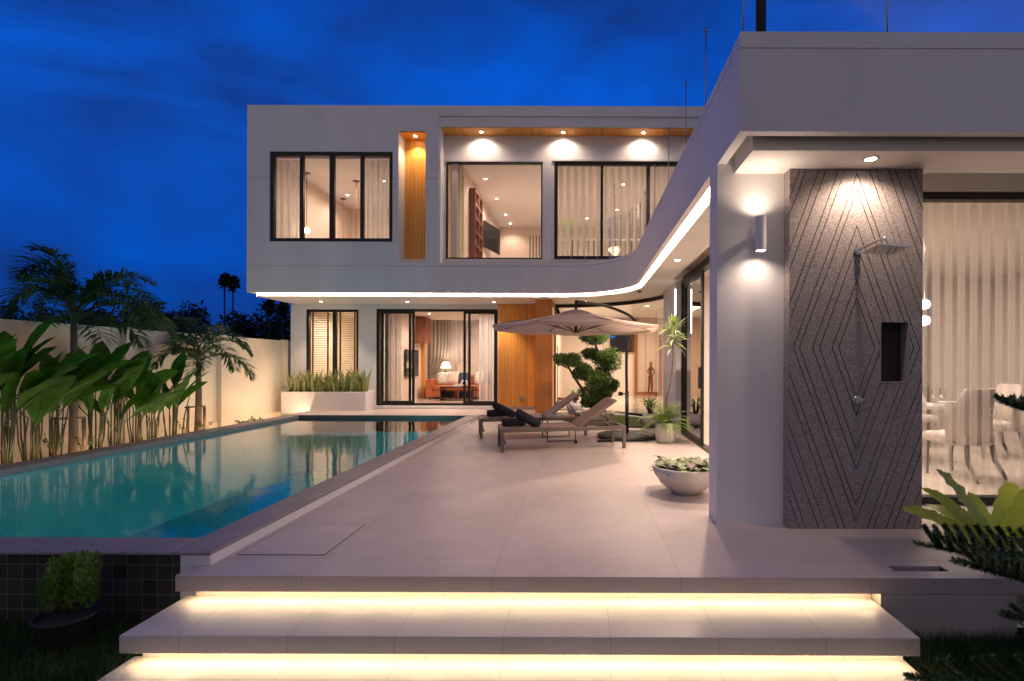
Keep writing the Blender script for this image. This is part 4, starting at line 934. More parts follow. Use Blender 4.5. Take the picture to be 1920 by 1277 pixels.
MBs = MB().box(-3.24, -3.10, 12.65, 19.3, 3.9, 6.52).box(-7.77, 6, 19.2, 19.3, 3.9, 6.52)
vb(MBs.wall(-3.1, 8, 3.9, 6.52, 19.19, 19.199), 'interior_wall', INT)
vb(MB().box(-7.77, -7.75, 12.4, 17.05, 3.9, 6.52).box(-7.75, -3.25, 17.05, 17.1, 3.9, 6.52), 'interior_wall', INT)
t = thing('slat_screen', 'dark vertical slat screen at the back of the upper room', 'screen', (PX(992, 18), 18, 3.9)); 
sl = MB()
for i in range(5): sl.box(i * .11, i * .11 + .035, 0, .06, 0, 2.0)
sl.build('slats', BLK, t)
t = thing('low_bed', 'pale bed seen over the sill in the big upper window', 'bed', (-1.6, 15.6, 3.9)); MB().box(-.9, .9, 0, 2, .1, .55).build('mattress', UPH, t, bevel=.05); MB().box(-.95, .95, 2.0, 2.1, 0, 1.1).build('headboard', LEGW, t)
# upper right room
tag(wavy(xa(1040, 12.9), 4.5, 12.98, 3.92, 6.48, .03, .19).build('striped_curtain', SHEERU), 'striped vertical sheer curtain across the upper right windows', 'curtain')
t = thing('balustrade', 'row of dark indoor balusters behind the upper striped curtain', 'balustrade', (0.3, 15.2, 3.9)); 
for i in range(18): MB().box(i * .16 - .9, i * .16 - .86, 0, .04, 0, 1.15).build('baluster', BLK, t)
MB().box(-.95, 2.0, -.01, .05, 1.1501, 1.19).build('rail', CHINA, t)
t = thing('chandelier', 'small glass chandelier hanging behind the upper striped curtain', 'chandelier', (PX(1152, 14.5), 14.5, PZ(470, 14.5))); MB().lathe([(.17, .08), (.19, .02), (.05, -.14), (0, -.15)], n=18).build('shade', E_SHADE, t); MB().tube([(0, 0, .05), (0, 0, 6.5 - PZ(470, 14.5))], .01, 6).build('cord', BLK, t)
t = thing('indoor_plant', 'leafy indoor plant behind the upper striped curtain', 'plant', (PX(1064, 14.6), 14.6, 3.9)); pb = MB()
for i in range(16):
    a = random.uniform(0, 6.28); l_ = random.uniform(.5, .8); pb.blade([(0, 0, 1.0), (.12 * math.cos(a), .12 * math.sin(a), 1 + l_ * .6), (.3 * math.cos(a), .3 * math.sin(a), 1 + l_)], [.01, .03, .003])
pb.build('leaves', FERN, t); MB().lathe([(.12, 0), (.16, .5), (.14, .5)], n=16).build('pot', POTW, t); MB().tube([(0, 0, .45), (0, 0, 1.05)], .02).build('stem', BARK, t)
# hall
t = thing('statue', 'slender bronze standing figure on the hall floor', 'statue', (PX(1220, 20.1), 20.1, .22))
s1 = MB(); S = lambda pts, r: s1.tube(cat_rom(pts, 4), r if not isinstance(r, list) else None, 8)
s1.tube([(-.09, 0, 0), (-.05, 0, .32), (-.04, 0, .62)], [.03, .045, .055], 8).tube([(.05, 0, 0), (.06, .02, .32), (.02, 0, .62)], [.03, .045, .06], 8)
s1.tube([(-.01, 0, .58), (0, 0, .7), (.0, 0, .82), (.01, 0, .95), (.01, 0, 1.02), (.01, 0, 1.06)], [.09, .065, .055, .085, .05, .028], 10)
s1.tube([(-.07, 0, .95), (-.13, -.03, .82), (-.05, -.08, .72)], [.028, .025, .02], 8).tube([(.09, 0, .95), (.16, 0, .8), (.08, 0, .68)], [.028, .025, .02], 8).box(-.14, .12, -.08, .08, -.02, .0)
s1.build('figure', BRONZE, t); MB().lathe([(.0, 1.02), (.05, 1.06), (.065, 1.12), (.055, 1.2), (0, 1.24)], (.01, 0, 0), 12).build('head', GOLD, t)
t = thing('hall_television', 'black television on the hall wall with a blue reflection', 'television', (PX(1168, 20.3), 20.4, PZ(634, 20.3))); MB().box(-.52, .46, -.06, 0, -.55, .55).build('screen', SCREEN, t); MB().box(-.5, -.3, -.064, -.061, .05, .09).box(-.46, -.42, -.064, -.061, -.02, .048).build('painted_reflection', E_REFLECT, t)  # glowing blue strips paint a reflection onto the black screen
# dining
dt = thing('dining_table', 'white dining table behind the striped curtain', 'dining table', (4.1, 7.25, .015))
MB().box(-.85, .95, -.5, .5, .74, .79).build('table_top', CHINA, dt, bevel=.006); MB().box(-.5, .6, -.2, .2, 0, .7399).build('pedestal', CHINA, dt)
def dchair(label):
    t = thing('dining_chair', label, 'chair', (0, 0, 0), 0, 'cream upholstered chairs around the dining table')
    MB().box(-.27, .27, -.27, .27, .40, .52).build('seat', UPH, t, bevel=.04)
    # curved wing back
    m = MB(); n = 14; vs = []
    for th in (0, .05):
        for i in range(n + 1):
            a = R(200 + 140 * i / n) ; rr = .34 + th
            e_ = abs(i / n * 2 - 1)
            zt_ = 1.06 - .30 * max(0, e_ - .62) / .38 * 1.2
            x_, y_ = rr * math.cos(a) * .95, rr * math.sin(a) * .9 + .03
            vs += [(x_, y_, .40), (x_ * 1.0, y_ * 1.0, .75), (x_ * 1.06, y_ * 1.1, zt_)]
    k = (n + 1) * 3; fs = []
    for i in range(n):
        for j in range(2):
            a = i * 3 + j; fs += [(a, a + 3, a + 4, a + 1), (k + a, k + a + 1, k + a + 4, k + a + 3)]
        a = i * 3; fs += [(a + 2, a + 5, k + a + 5, k + a + 2), (a, k + a, k + a + 3, a + 3)]
    for a in (0, n * 3):
        for j in range(2): fs.append((a + j, a + j + 1, k + a + j + 1, k + a + j))
    m.add(vs, fs, 0, True).build('backrest', UPH, t)
    for sx in (-1, 1):
        MB().tube([(sx * .22, .22, .40), (sx * .22, .23, .2), (sx * .22, .22, 0)], [.03, .024, .018], 8).build('leg', LEGW, t)
        MB().tube([(sx * .22, -.24, .40), (sx * .235, -.27, .2), (sx * .26, -.38, 0)], [.032, .026, .02], 8).build('leg', LEGW, t)
    MB().tube([(.06 * math.cos(a), -.345 - .04, .80 + .06 * math.sin(a)) for a in [2 * math.pi * i / 20 for i in range(21)]], .007, 6).build('ring_handle', CHROME, t)
    nl = MB()
    for i in range(n * 3 + 1):
        a = R(200 + 140 * i / n / 3); x_, y_ = .394 * math.cos(a) * .95, .394 * math.sin(a) * .9 + .03; nl.box(x_ - .006, x_ + .006, y_ - .006, y_ + .006, .425, .437)
    for a0 in (200, 340):
        for i in range(12):
            z_ = .45 + i * .03; q_ = 1 + .03 * (z_ - .45); x_, y_ = .394 * math.cos(R(a0)) * .95 * q_, .394 * math.sin(R(a0)) * .9 * q_ + .03; nl.box(x_ - .006, x_ + .006, y_ - .006, y_ + .006, z_, z_ + .012)
    nl.build('nail_trim', STEEL, t)
    return t
c0 = dchair('cream winged dining chair with a ring handle, its back to the window'); c0.location = (4.58, 6.15, .015); c0.rotation_euler.z = R(20)
dup(c0, (4.7, 8.3, .015), R(170), 'cream dining chair on the far side of the table')
dup(c0, (6.0, 7.4, .015), R(80), 'cream dining chair at the right end, partly behind pine branch')
dup(c0, (5.5, 8.4, .015), R(185), 'cream dining chair on the far side, nearer the right end of the table')
for i, (x, y, lb) in enumerate(((4.72, 6.93, 'left wine glass on the dining table'), (4.87, 6.98, 'right wine glass on the dining table'))):
    t = thing('wine_glass', lb, 'wine glass', (x + .12, y, .806)); MB().lathe([(.035, 0), (.004, .005), (.004, .09), (.035, .13), (.042, .17), (.034, .22)], n=16).build('bowl', GLASS, t)
for i, (x, y, lb) in enumerate(((4.98, 6.86, 'stack of white plates at the near edge of the dining table'), (4.55, 6.9, 'white plates at the left of the dining table'))):
    t = thing('plate_stack', lb, 'plates', (x, y, .806)); MB().lathe([(0, 0), (.08, 0), (.14, .015), (.14, .02), (.08, .02), (.12, .04), (.13, .05), (.06, .05), (0, .05)], n=24).build('plates', CHINA, t)
tag(wavy(2.86, 7.1, 5.04, .03, 3.0, .012, .125).build('striped_curtain', SHEER), 'striped vertical sheer curtain across the front dining window', 'curtain')
tag(wavy(4.3, 6.6, 9.6, .03, 2.9, .04, .16).build('drape', DRAPE), 'grey drape on the far wall of the dining room', 'curtain')
t = tag(MB().box(4.9, 5.9, 9.7, 9.74, .8, 2.5).build('dark_window', SCREEN), 'dark far window of the dining room', 'window')
t = thing('globe_lamp', 'pair of lit glass globes on the dining wall beside the shower panel', 'wall lamp', (3.95, 5.75, 1.9))
for z in (0.02, -.16): MB().lathe([(0, -.06), (.045, -.04), (.06, 0), (.045, .04), (0, .06)], (0, 0, z), 20).build('globe', emis('globe_glow', (1, .8, .6), 5), t)
MB().tube([(0, 0, .07), (0, 0, 1.1)], .006, 6).build('cord', CHROME, t)
t.location = (PX(1733, 5.6), 5.6, PZ(572, 5.6))
t = thing('planted_trough', 'green plants on the far sideboard of the dining room', 'plant', (5.2, 9.2, .015)); pb = MB()
for i in range(60):
    x = random.uniform(-.9, .9); a = random.uniform(0, 6.28); pb.blade([(x, 0, .95), (x + .05 * math.cos(a), .05 * math.sin(a), 1.1), (x + .12 * math.cos(a), .12 * math.sin(a), 1.15)], [.008, .02, .003])
pb.build('leaves', FERN, t); MB().box(-1, 1, -.2, .2, 0, .95).build('sideboard', LEGW, t)
# ------------------------------------------------------------------ VEGETATION
rnd = random.Random(11)
U = rnd.uniform
# planter with snake plants
px0, px1 = PX(527, 13.28, 740), PX(685.5, 13.28, 740)
t = thing('planter', 'long low white rendered planter box under the blinds window', 'planter', ((px0 + px1) / 2, 13.6, .1))
pz = PZ(735, 13.28, 610)
MB().box(px0, px1, 13.28, 13.36, .02, pz).box(px0, px1, 13.82, 13.899, .02, pz).box(px0, px0 + .08, 13.36, 13.82, .02, pz).box(px1 - .08, px1, 13.36, 13.82, .02, pz).build('box', WALL, t, True, .005)
MB().box(px0 + .08, px1 - .08, 13.36, 13.82, .1, pz - .06).build('soil', SOIL, t, True)
lamp('planter_wash', 'SPOT', (px0 + .75, 12.3, .16), 3.5, (1, .72, .34), gl, .05, (px0 + .62, 13.3, .3), spot=120, blend=.8)
protos = []
for k in range(3):
    t = thing('snake_plant', 'upright striped snake plant', 'plant', (0, 0, 0), 0, 'snake plants in the white planter')
    for i in range(9):
        a = U(0, 6.28); h = U(.30, .62); r0 = U(.0, .07); lean = U(.05, .3) * (1 if rnd.random() < .8 else 1.8); w = U(.018, .030)
        c_, s_ = math.cos(a), math.sin(a); b0 = Vector((r0 * c_, r0 * s_, 0)); pts = [b0 + Vector((c_ * lean * h * q * q, s_ * lean * h * q * q, h * q)) for q in (0, .25, .5, .75, 1)]
        tw = U(0, 3.14)
        MB().blade(pts, [w * .7, w, w, w * .75, .001], side=(math.cos(tw), math.sin(tw), 0), fold=.3).build('leaf', SNAKE, t)
    protos.append(t)
n_ = 0
for i in range(15):
    for j in range(2):
        x = px0 + .17 + i * (px1 - px0 - .34) / 14 + U(-.03, .03); y = 13.45 + j * .2 + U(-.03, .03)
        lb = 'upright striped snake plant, one of the thick row in the white planter'
        if n_ < 3: o = protos[n_]; o.location = (x, y, pz - .06)
        else: o = dup(protos[n_ % 3], (x, y, pz - .06), U(0, 6.28), scale=U(.85, 1.25))
        o['label'] = lb; n_ += 1
# arching grass-like leaves at the planter end
t = thing('arching_plant', 'loose arching strap leaves drooping over the left end of the planter', 'plant', (px0 + .25, 13.5, pz - .06))
for i in range(9):
    a = U(2.6, 4.3) if i < 6 else U(-.6, .6); l_ = U(.5, .8); c_, s_ = math.cos(a), math.sin(a)
    MB().blade([(c_ * l_ * q, s_ * l_ * q * .5, l_ * (1.1 * q - 1.0 * q * q)) for q in (0, .2, .4, .6, .8, 1)], [.008, .014, .016, .014, .009, .001]).build('leaf', SNAKE, t)

# heliconia / banana-like clumps along the wall
BX = -7.55
def heli(px, H, nst, nlf, label, spread=.5, seed=0):
    global rnd, U
    r_ = random.Random(100 + seed); u = r_.uniform
    Y = -BX * 950 / (1089 - px)
    t = thing('heliconia', label, 'plant', (BX, Y, -.09), 0, 'broad-leaved clumps in front of the garden wall')
    for i in range(nst):
        a = u(0, 6.28); rr = u(.02, .15); h = H * u(.5, .62); c_, s_ = math.cos(a), math.sin(a)
        MB().tube([(rr * c_, rr * s_, 0), (rr * 1.3 * c_, rr * 1.3 * s_, h * .5), (rr * 1.9 * c_, rr * 1.9 * s_, h)], [.013, .011, .006], 6).build('stem', HSTEM, t)
    for i in range(nlf):
        a = u(0, 6.28) if i % 3 else u(-.8, .9); el = u(.7, 1.5); ln = u(.6, .9) * H / 1.8; w = ln * u(.11, .165)
        c_, s_ = math.cos(a), math.sin(a); h0 = H * u(.24, .60); r0 = u(.02, .14)
        base = Vector((c_ * r0, s_ * r0, h0)); stalk = u(.1, .25)
        d = Vector((c_ * math.cos(el), s_ * math.cos(el), math.sin(el))); p0 = base + d * stalk
        pts = [p0]; dd = d.copy()
        for q in range(7): pts.append(pts[-1] + dd * ln / 7); dd = (dd + Vector((c_ * .05, s_ * .05, -u(.02, .11)))).normalized()
        ws = [w * x * u(.84, 1.08) for x in (.12, .62, .92, 1.0, .97, .85, .6, .03)]
        roll = u(-.9, .9); sd = d.cross(Vector((0, 0, 1))).normalized() * math.cos(roll) + Vector((0, 0, 1)) * math.sin(roll)
        m = MB().blade(pts, ws, side=sd, fold=u(.15, .4), wav=.05); m.build('leaf', HELI, t)
        MB().tube([(c_ * .055, s_ * .055, 0), base * .5 + Vector((c_ * .05, s_ * .05, .0)), base, p0, pts[3]], [.011, .009, .008, .006, .003], 5).build('stalk', HSTEM, t)
LB = ['broad-leaved clump at the far left edge, leaves reaching highest', 'broad-leaved clump second from the left edge', 'broad-leaved clump just left of the tall staked palm', 'broad-leaved clump just right of the tall staked palm trunk', 'broad-leaved clump below the second wall pilaster', 'broad-leaved clump in the middle with one low yellow-green leaf', 'broad-leaved clump two places left of the shorter palm', 'broad-leaved clump just left of the shorter staked palm']
for i, (px, H, ns, nl) in enumerate([(5, 1.85, 6, 12), (58, 1.85, 6, 12), (95, 1.6, 4, 9), (178, 1.75, 7, 12), (214, 1.55, 5, 10), (254, 1.6, 6, 10), (284, 1.45, 6, 9), (322, 1.5, 7, 10)]):
    heli(px, H, ns // 2, int(nl * 1.1), LB[i], seed=i)
heli(-60, 1.8, 6, 12, 'broad-leaved clump cut by the left edge of the picture', seed=20)

# palms with frond children
def frond(t, base, a, el, ln, droop, nl=62, lw=.4, matl=PALM, r_=None, cup=.5):
    u = r_.uniform; c_, s_ = math.cos(a), math.sin(a); m = MB(); pts = [Vector(base)]; d = Vector((c_ * math.cos(el), s_ * math.cos(el), math.sin(el))); N_ = 16
    for i in range(N_): pts.append(pts[-1] + d * ln / N_); d = (d + Vector((c_ * .02, s_ * .02, -droop * (.35 + 1.1 * i / N_) / N_ * 2.2))).normalized()
    m.tube(pts, [.014 * (1 - i / (N_ + 2)) for i in range(N_ + 1)], 5, 1)
    for i in range(nl):
        q = .18 + .82 * i / nl; f = q * N_; k = min(int(f), N_ - 1); p = pts[k].lerp(pts[k + 1], f - k); dd = (pts[k + 1] - pts[k]).normalized()
        sd = dd.cross(Vector((0, 0, 1))).normalized(); up = sd.cross(dd)
        for sg in (-1, 1):
            l_ = lw * (math.sin(math.pi * min(1, q * .9 + .08)) ** .6) * u(.8, 1.15); di = (sd * sg * u(.75, 1) + dd * u(.5, .8) + up * u(-.1, cup)).normalized()
            e1 = p + di * l_ * .5; e2 = p + di * l_ * .95 + Vector((0, 0, -l_ * u(.12, .35)))
            wdt = u(.010, .017); n0 = di.cross(Vector((u(-.4, .4), u(-.4, .4), 1))).normalized() * wdt
            m.add([p - n0 * .4, p + n0 * .4, e1 + n0, e1 - n0, e2], [(0, 1, 2, 3), (3, 2, 4)])
    m.build('frond', [matl, HSTEM], t)
def palm(px, X, zc, rt, label, fr, lw=.4, seed=1, lean=0):
    r_ = random.Random(seed); Y = X * 950 / (px - 1089)
    t = thing('palm_tree', label, 'palm', (X, Y, -.09), 0)
    MB().tube([(0, 0, 0), (.0, 0, .1), (.01, 0, zc * .5), (lean, 0, zc)], [rt * 1.5, rt * 1.15, rt, rt * .75], 12).tube([(lean, 0, zc), (lean, 0, zc + .35)], [rt * .8, rt * .45], 10).build('trunk', PBARK, t)
    for a, el, ln, dr in fr: frond(t, (lean, 0, zc + .0 + r_.uniform(0, .2)), R(a), R(el), ln, dr, lw=lw, r_=r_)
    return Y
Y1 = palm(138, -7.6, 2.05, .05, 'tall dark palm with long fronds against the sky, tied to a stake frame', [(175, 76, 1.35, 1.5), (165, 66, 1.35, 2.1), (190, 86, 1.2, 1.3), (200, 60, 1.1, 2.0), (185, 80, 1.3, 1.9), (5, 58, 1.55, 1.7), (-10, 48, 1.6, 1.6), (3, 38, 1.45, 1.5), (20, 68, 1.3, 1.2), (-30, 22, 1.3, 1.2), (30, 38, 1.5, 1.5), (10, 5, 1.1, 1.0), (180, 8, .9, .9), (80, 70, 1.3, 1.1), (-80, 60, 1.2, 1.5), (-60, 35, 1.1, 1.4), (60, 40, 1.3, 1.3)], .42, 3)
Y2 = palm(372, -7.6, 1.45, .055, 'shorter palm with feathery arching fronds left of the planter, tied to a stake frame', [(0, 62, 1.25, 1.6), (8, 30, 1.25, 1.5), (-15, 48, 1.25, 1.9), (180, 62, 1.1, 1.6), (170, 35, 1.0, 1.9), (195, 50, 1.2, 1.4), (85, 72, 1.0, 1.2), (-85, 55, 1.0, 1.6), (-60, 30, .9, 1.5), (120, 42, 1.0, 1.5), (240, 40, .9, 1.6), (35, 50, 1.1, 1.5), (150, 75, 1.1, 1.0)], .34, 5)
def stakes(px, X, Y, hw, h, label):
    t = thing('stake_frame', label, 'plant stake', (X, Y, -.09))
    for s_ in (-1, 1): MB().tube([(s_ * hw, -.05, 0), (s_ * hw * .93, -.05, h)], .024, 8).build('stake', STAKE, t)
    MB().tube([(-hw * 1.15, -.09, h - .03), (hw * 1.2, -.09, h)], .016, 7).build('crossbar', STAKE, t)
    MB().tube([(.06 * math.cos(a), .05 * math.sin(a), h - .02) for a in [i * .6 for i in range(12)]], .007, 5).build('tie', BLK, t)
stakes(138, -7.6, Y1, .22, .62, 'bamboo stake frame holding the trunk of the tall palm')
stakes(372, -7.6, Y2, .17, .58, 'bamboo stake frame holding the trunk of the shorter palm')
# small leafy shrubs by the coping
def shrub(px, X, h, n, label, m=HELI, ls=.05):
    Y = X * 950 / (px - 1089); t = thing('small_shrub', label, 'shrub', (X, Y, -.09)); b = MB(); lf = MB()
    for i in range(n):
        a = U(0, 6.28); e_ = Vector((math.cos(a) * U(.05, .2), math.sin(a) * U(.05, .2), h * U(.5, 1))); b.tube([(0, 0, 0), e_ * .5 + Vector((0, 0, .05)), e_], [.006, .004, .002], 4)
        for k in range(5):
            p = e_ * U(.5, 1) ; lf.leafq(p, (U(-1, 1), U(-1, 1), U(-.2, .8)), (U(-.5, .5), U(-.5, .5), 1), ls * U(.7, 1.2), ls * .25)
    b.build('twigs', BARK, t); lf.build('leaves', m, t)
shrub(105, -7.45, .55, 12, 'thin leafy shrub beside the left stake of the tall palm'); shrub(158, -7.4, .5, 10, 'thin leafy shrub beside the right stake of the tall palm')
shrub(348, -7.35, .38, 10, 'thin twiggy shrub left of the shorter palm'); shrub(383, -7.4, .3, 7, 'small twiggy shrub right of the shorter palm')
shrub(462, -7.35, .17, 9, 'low leafy seedling, left of two behind the far coping', ls=.09); shrub(484, -7.4, .16, 9, 'low leafy seedling, right of two behind the far coping', ls=.09)

# bonsai
BY = 11.5
t = thing('bonsai_tree', 'cloud-pruned bonsai tree with rounded leaf pads in a white bowl', 'tree', (PX(1112, BY), BY, .0))
ox = PX(1112, BY)
def bp(x, y, dy=0): p_ = P(x, y, BY); return (p_[0] - ox, dy, p_[2])
pads = [(1114, 634, 37, 15, 0), (1060, 676, 27, 13, -.1), (1111, 666, 21, 12, .1), (1146, 674, 29, 26, -.05), (1095, 698, 23, 17, -.15), (1122, 712, 25, 19, -.25), (1146, 724, 15, 16, .1), (1112, 738, 34, 17, -.05), (1110, 755, 20, 10, 0)]
tk = MB()
tk.tube(cat_rom([bp(1112, 775), bp(1116, 750), bp(1130, 725, .05), bp(1135, 700), bp(1125, 670), bp(1114, 640)], 4), [.075 - .0026 * i for i in range(21)], 8)
tk.tube(cat_rom([bp(1112, 770), bp(1095, 735), bp(1080, 712, -.05), bp(1068, 692, -.1), bp(1060, 678, -.1)], 4), [.045 - .002 * i for i in range(17)], 7)
tk.tube(cat_rom([bp(1118, 745), bp(1106, 722, -.1), bp(1096, 702, -.15)], 4), .02, 6).tube(cat_rom([bp(1132, 715), bp(1142, 695), bp(1148, 676)], 4), .028, 6).tube(cat_rom([bp(1068, 692, -.1), bp(1056, 686, -.1), bp(1046, 678)], 4), .012, 5)
tk.build('trunk', BARK, t)
for x, y, rw, rh, dy in pads:
    m = MB(); c = Vector(bp(x, y, dy)); a_, b_ = rw * BY / 950, rh * BY / 950
    lumps = [(Vector((U(-.65, .65) * a_, U(-.6, .6) * a_ * .8, U(-.35, .45) * b_)), U(.35, .55)) for _ in range(9)] + [(Vector((0, 0, 0)), .75)]
    for i in range(int(1100 * (rw * rh) ** .5 / 18)):
        cc, q = lumps[rnd.randrange(len(lumps))]
        v = Vector((rnd.gauss(0, 1), rnd.gauss(0, 1), rnd.gauss(0, 1))).normalized() * (U(.7, 1.04))
        p = c + cc + Vector((v.x * a_ * q, v.y * a_ * q * .9, v.z * b_ * q * 1.1))
        if p.z < c.z - b_ * .95: continue
        for _ in range(3): m.leafq(p + Vector((U(-.02, .02), U(-.02, .02), U(-.02, .02))), v + Vector((U(-.7, .7), U(-.7, .7), U(-.3, .9))), (U(-1, 1), U(-1, 1), 1), U(.035, .055), .014)
    m.build('foliage_pad', BONS, t)
pp = thing('bonsai_pot', 'wide white bowl with a grey rim holding the bonsai', 'pot', (ox + .05, BY, 0.0))
MB().lathe([(.0, .02), (.25, .02), (.36, .12), (.43, .24), (.45, .27), (.42, .27), (.40, .23), (0, .22)], n=36).build('bowl', POTW, pp)
MB().lathe([(0, .225), (.40, .236)], n=24).build('soil', SOIL, pp)
# grass bed inside the curved kerb
bed = struct('grass_bed_base', MB().prism(arc(-.75, 11.0, 2.50, -8, 88, 24) + [(-.7, 12.6), (-.1, 11.4), (.4, 10.95), (1.0, 10.7)], .0, .03), LAWN)
gb = MB()
for i in range(5200):
    a = R(U(-8, 88)); rr = U(.6, 2.5); x, y = -.75 + rr * math.cos(a), 11 + rr * math.sin(a)
    if y < 10.7 + max(0, (.9 - x)) * .9: continue
    h = U(.03, .07); tx = U(-.02, .02); gb.add([(x - .003, y, .03), (x + .003, y, .03), (x + tx, y + U(-.02, .02), .03 + h)], [(0, 1, 2)])
tag(gb.build('bed_grass', mat('warm_grass_blade', (.16, .19, .045), .6, var=.5, vscale=7, trans=.2)), kind='stuff')
# variegated plant by the glass
def leafy(loc, rz, n, rad, h, m, name, label, lw=.035, cat='plant', pot=None, stems=True):
    t = thing(name, label, cat, loc, rz)
    sm, lm = MB(), MB()
    for i in range(n):
        a = U(0, 6.28); rr = rad * U(.3, 1); hh = h * U(.55, 1); c_, s_ = math.cos(a), math.sin(a); p0 = Vector((c_ * .02, s_ * .02, 0)); p1 = Vector((c_ * rr * .4, s_ * rr * .4, hh * .7)); p2 = Vector((c_ * rr, s_ * rr, hh * U(.8, 1.05)))
        sm.tube([p0, p1], .005, 4); d = (p2 - p1); lm.blade([p1, p1 + d * .4, p1 + d * .75, p2 - Vector((0, 0, .02))], [.004, lw, lw * .8, .002], wav=.1)
    sm.build('stems', HSTEM, t); lm.build('leaves', m, t); return t
leafy((PX(1078, 12.4), 12.4, .35), 0, 34, .28, .45, VAR, 'frangipani', 'pale variegated potted plant behind the farther lounger backrest', .04)
t = thing('round_pot', 'round grey-white pot behind the farther lounger backrest', 'pot', (PX(1078, 12.4), 12.4, .1)); MB().lathe([(0, 0), (.12, 0), (.2, .12), (.2, .22), (.15, .3), (.13, .3), (.12, .26), (0, .26)], n=28).build('pot', POTW, t)
leafy((PX(1219, 10.9), 10.9, .26), 0, 46, .36, .42, FERN, 'potted_shrub', 'light green shrub in the round white pot on the grass', .02)
t = thing('round_pot', 'round white pot on the grass behind the fluted pot', 'pot', (PX(1222, 10.9), 10.9, .0)); MB().lathe([(0, 0), (.12, 0), (.2, .10), (.205, .2), (.17, .29), (.15, .29), (.14, .25), (0, .25)], n=28).build('pot', POTW, t)
# fluted pot, fern, dracaena
FXX = 1.47
t = thing('fluted_pot', 'white fluted cylindrical pot beside the parasol base', 'pot', (FXX, 8.75, 0)); MB().lathe([(0, .0), (.14, .0), (.165, .03), (.18, .15), (.185, .34), (.165, .34), (.16, .3), (0, .3)], n=120, flute=.018, nf=24).build('pot', POTW, t); MB().lathe([(0, .305), (.16, .305)], n=16).build('soil', SOIL, t)
def fern(loc, n, ln, label, m=FERN):
    t = thing('potted_fern', label, 'fern', loc)
    for i in range(n):
        a = U(0, 6.28); el = U(.25, 1.35); c_, s_ = math.cos(a), math.sin(a); d = Vector((c_ * math.cos(el), s_ * math.cos(el), math.sin(el))); p = Vector((0, 0, 0)); b = MB(); l_ = ln * U(.7, 1.1); pts = [p]
        for k in range(9): p = p + d * l_ / 9; pts.append(p); d = (d + Vector((0, 0, -.16))).normalized()
        b.tube(pts, .0022, 4)
        for k in range(2, 10):
            w_ = l_ * .17 * math.sin(math.pi * k / 10.5); dd = (pts[k] - pts[k - 1]).normalized(); sd = dd.cross(Vector((0, 0, 1))).normalized()
            for q in (0, .5):
                pp_ = pts[k] - dd * q * l_ / 9
                for sg in (-1, 1): b.leafq(pp_, sd * sg + dd * .5 + Vector((0, 0, U(-.3, .2))), (0, 0, 1), w_ * U(.8, 1.2), w_ * .16)
        b.build('frond', m, t)
fern((FXX, 8.75, .31), 74, .5, 'bright green fern spilling over the white fluted pot')
t = thing('dracaena', 'tall thin-stemmed plant with a spiky pale crown rising from the fluted pot', 'plant', (FXX, 8.80, .31))
MB().tube(cat_rom([(0, 0, 0), (.01, 0, .35), (.10, 0, .8), (.13, 0, 1.2), (.125, 0, 1.55)], 4), [.016 - .0004 * i for i in range(17)], 7).build('stem', BARK, t)
for i in range(60):
    a = U(0, 6.28); el = U(-.6, 1.4); l_ = U(.22, .46); c_, s_ = math.cos(a), math.sin(a); h0 = 1.38 + U(0, .32)
    p = Vector((.125, 0, h0)); d = Vector((c_ * math.cos(el), s_ * math.cos(el), math.sin(el))); pts = [p]
    for k in range(5): p = p + d * l_ / 5; pts.append(p); d = (d + Vector((0, 0, -.12))).normalized()
    MB().blade(pts, [.012, .028, .03, .024, .012, .001], fold=.3).build('leaf', VAR if i % 3 else FERN, t)
# bowl planter
t = thing('bowl_planter', 'large smooth white bowl planter at the foot of the column', 'planter', (1.12, 5.35, 0))
MB().lathe([(0, 0), (.13, .0), (.16, .012), (.27, .10), (.34, .20), (.365, .285), (.35, .285), (.32, .22), (0, .21)], n=64).build('bowl', POTW, t)
MB().lathe([(0, .225), (.33, .225)], n=24).build('soil', SOIL, t)
t = thing('leafy_ground_plant', 'green and purple mixed leaves filling the white bowl planter', 'plant', (1.12, 5.35, .225))
gl_, pl_ = MB(), MB()
for i in range(150):
    a = U(0, 6.28); rr = .33 * math.sqrt(U(0, 1)); x, y = rr * math.cos(a), rr * math.sin(a); aa = U(0, 6.28); l_ = U(.07, .15); w_ = l_ * U(.28, .42); d = Vector((math.cos(aa), math.sin(aa), U(-.1, .6))).normalized(); p = Vector((x, y, U(.01, .08)))
    (pl_ if i % 4 == 0 else gl_).blade([p, p + d * l_ * .35, p + d * l_ * .7, p + d * l_ - Vector((0, 0, .015))], [w_ * .3, w_, w_ * .8, .001], fold=.2)
gl_.build('green_leaves', mat('fittonia_leaf', (.17, .26, .09), .45, var=.5, vscale=40), t); pl_.build('purple_leaves', PURP, t)

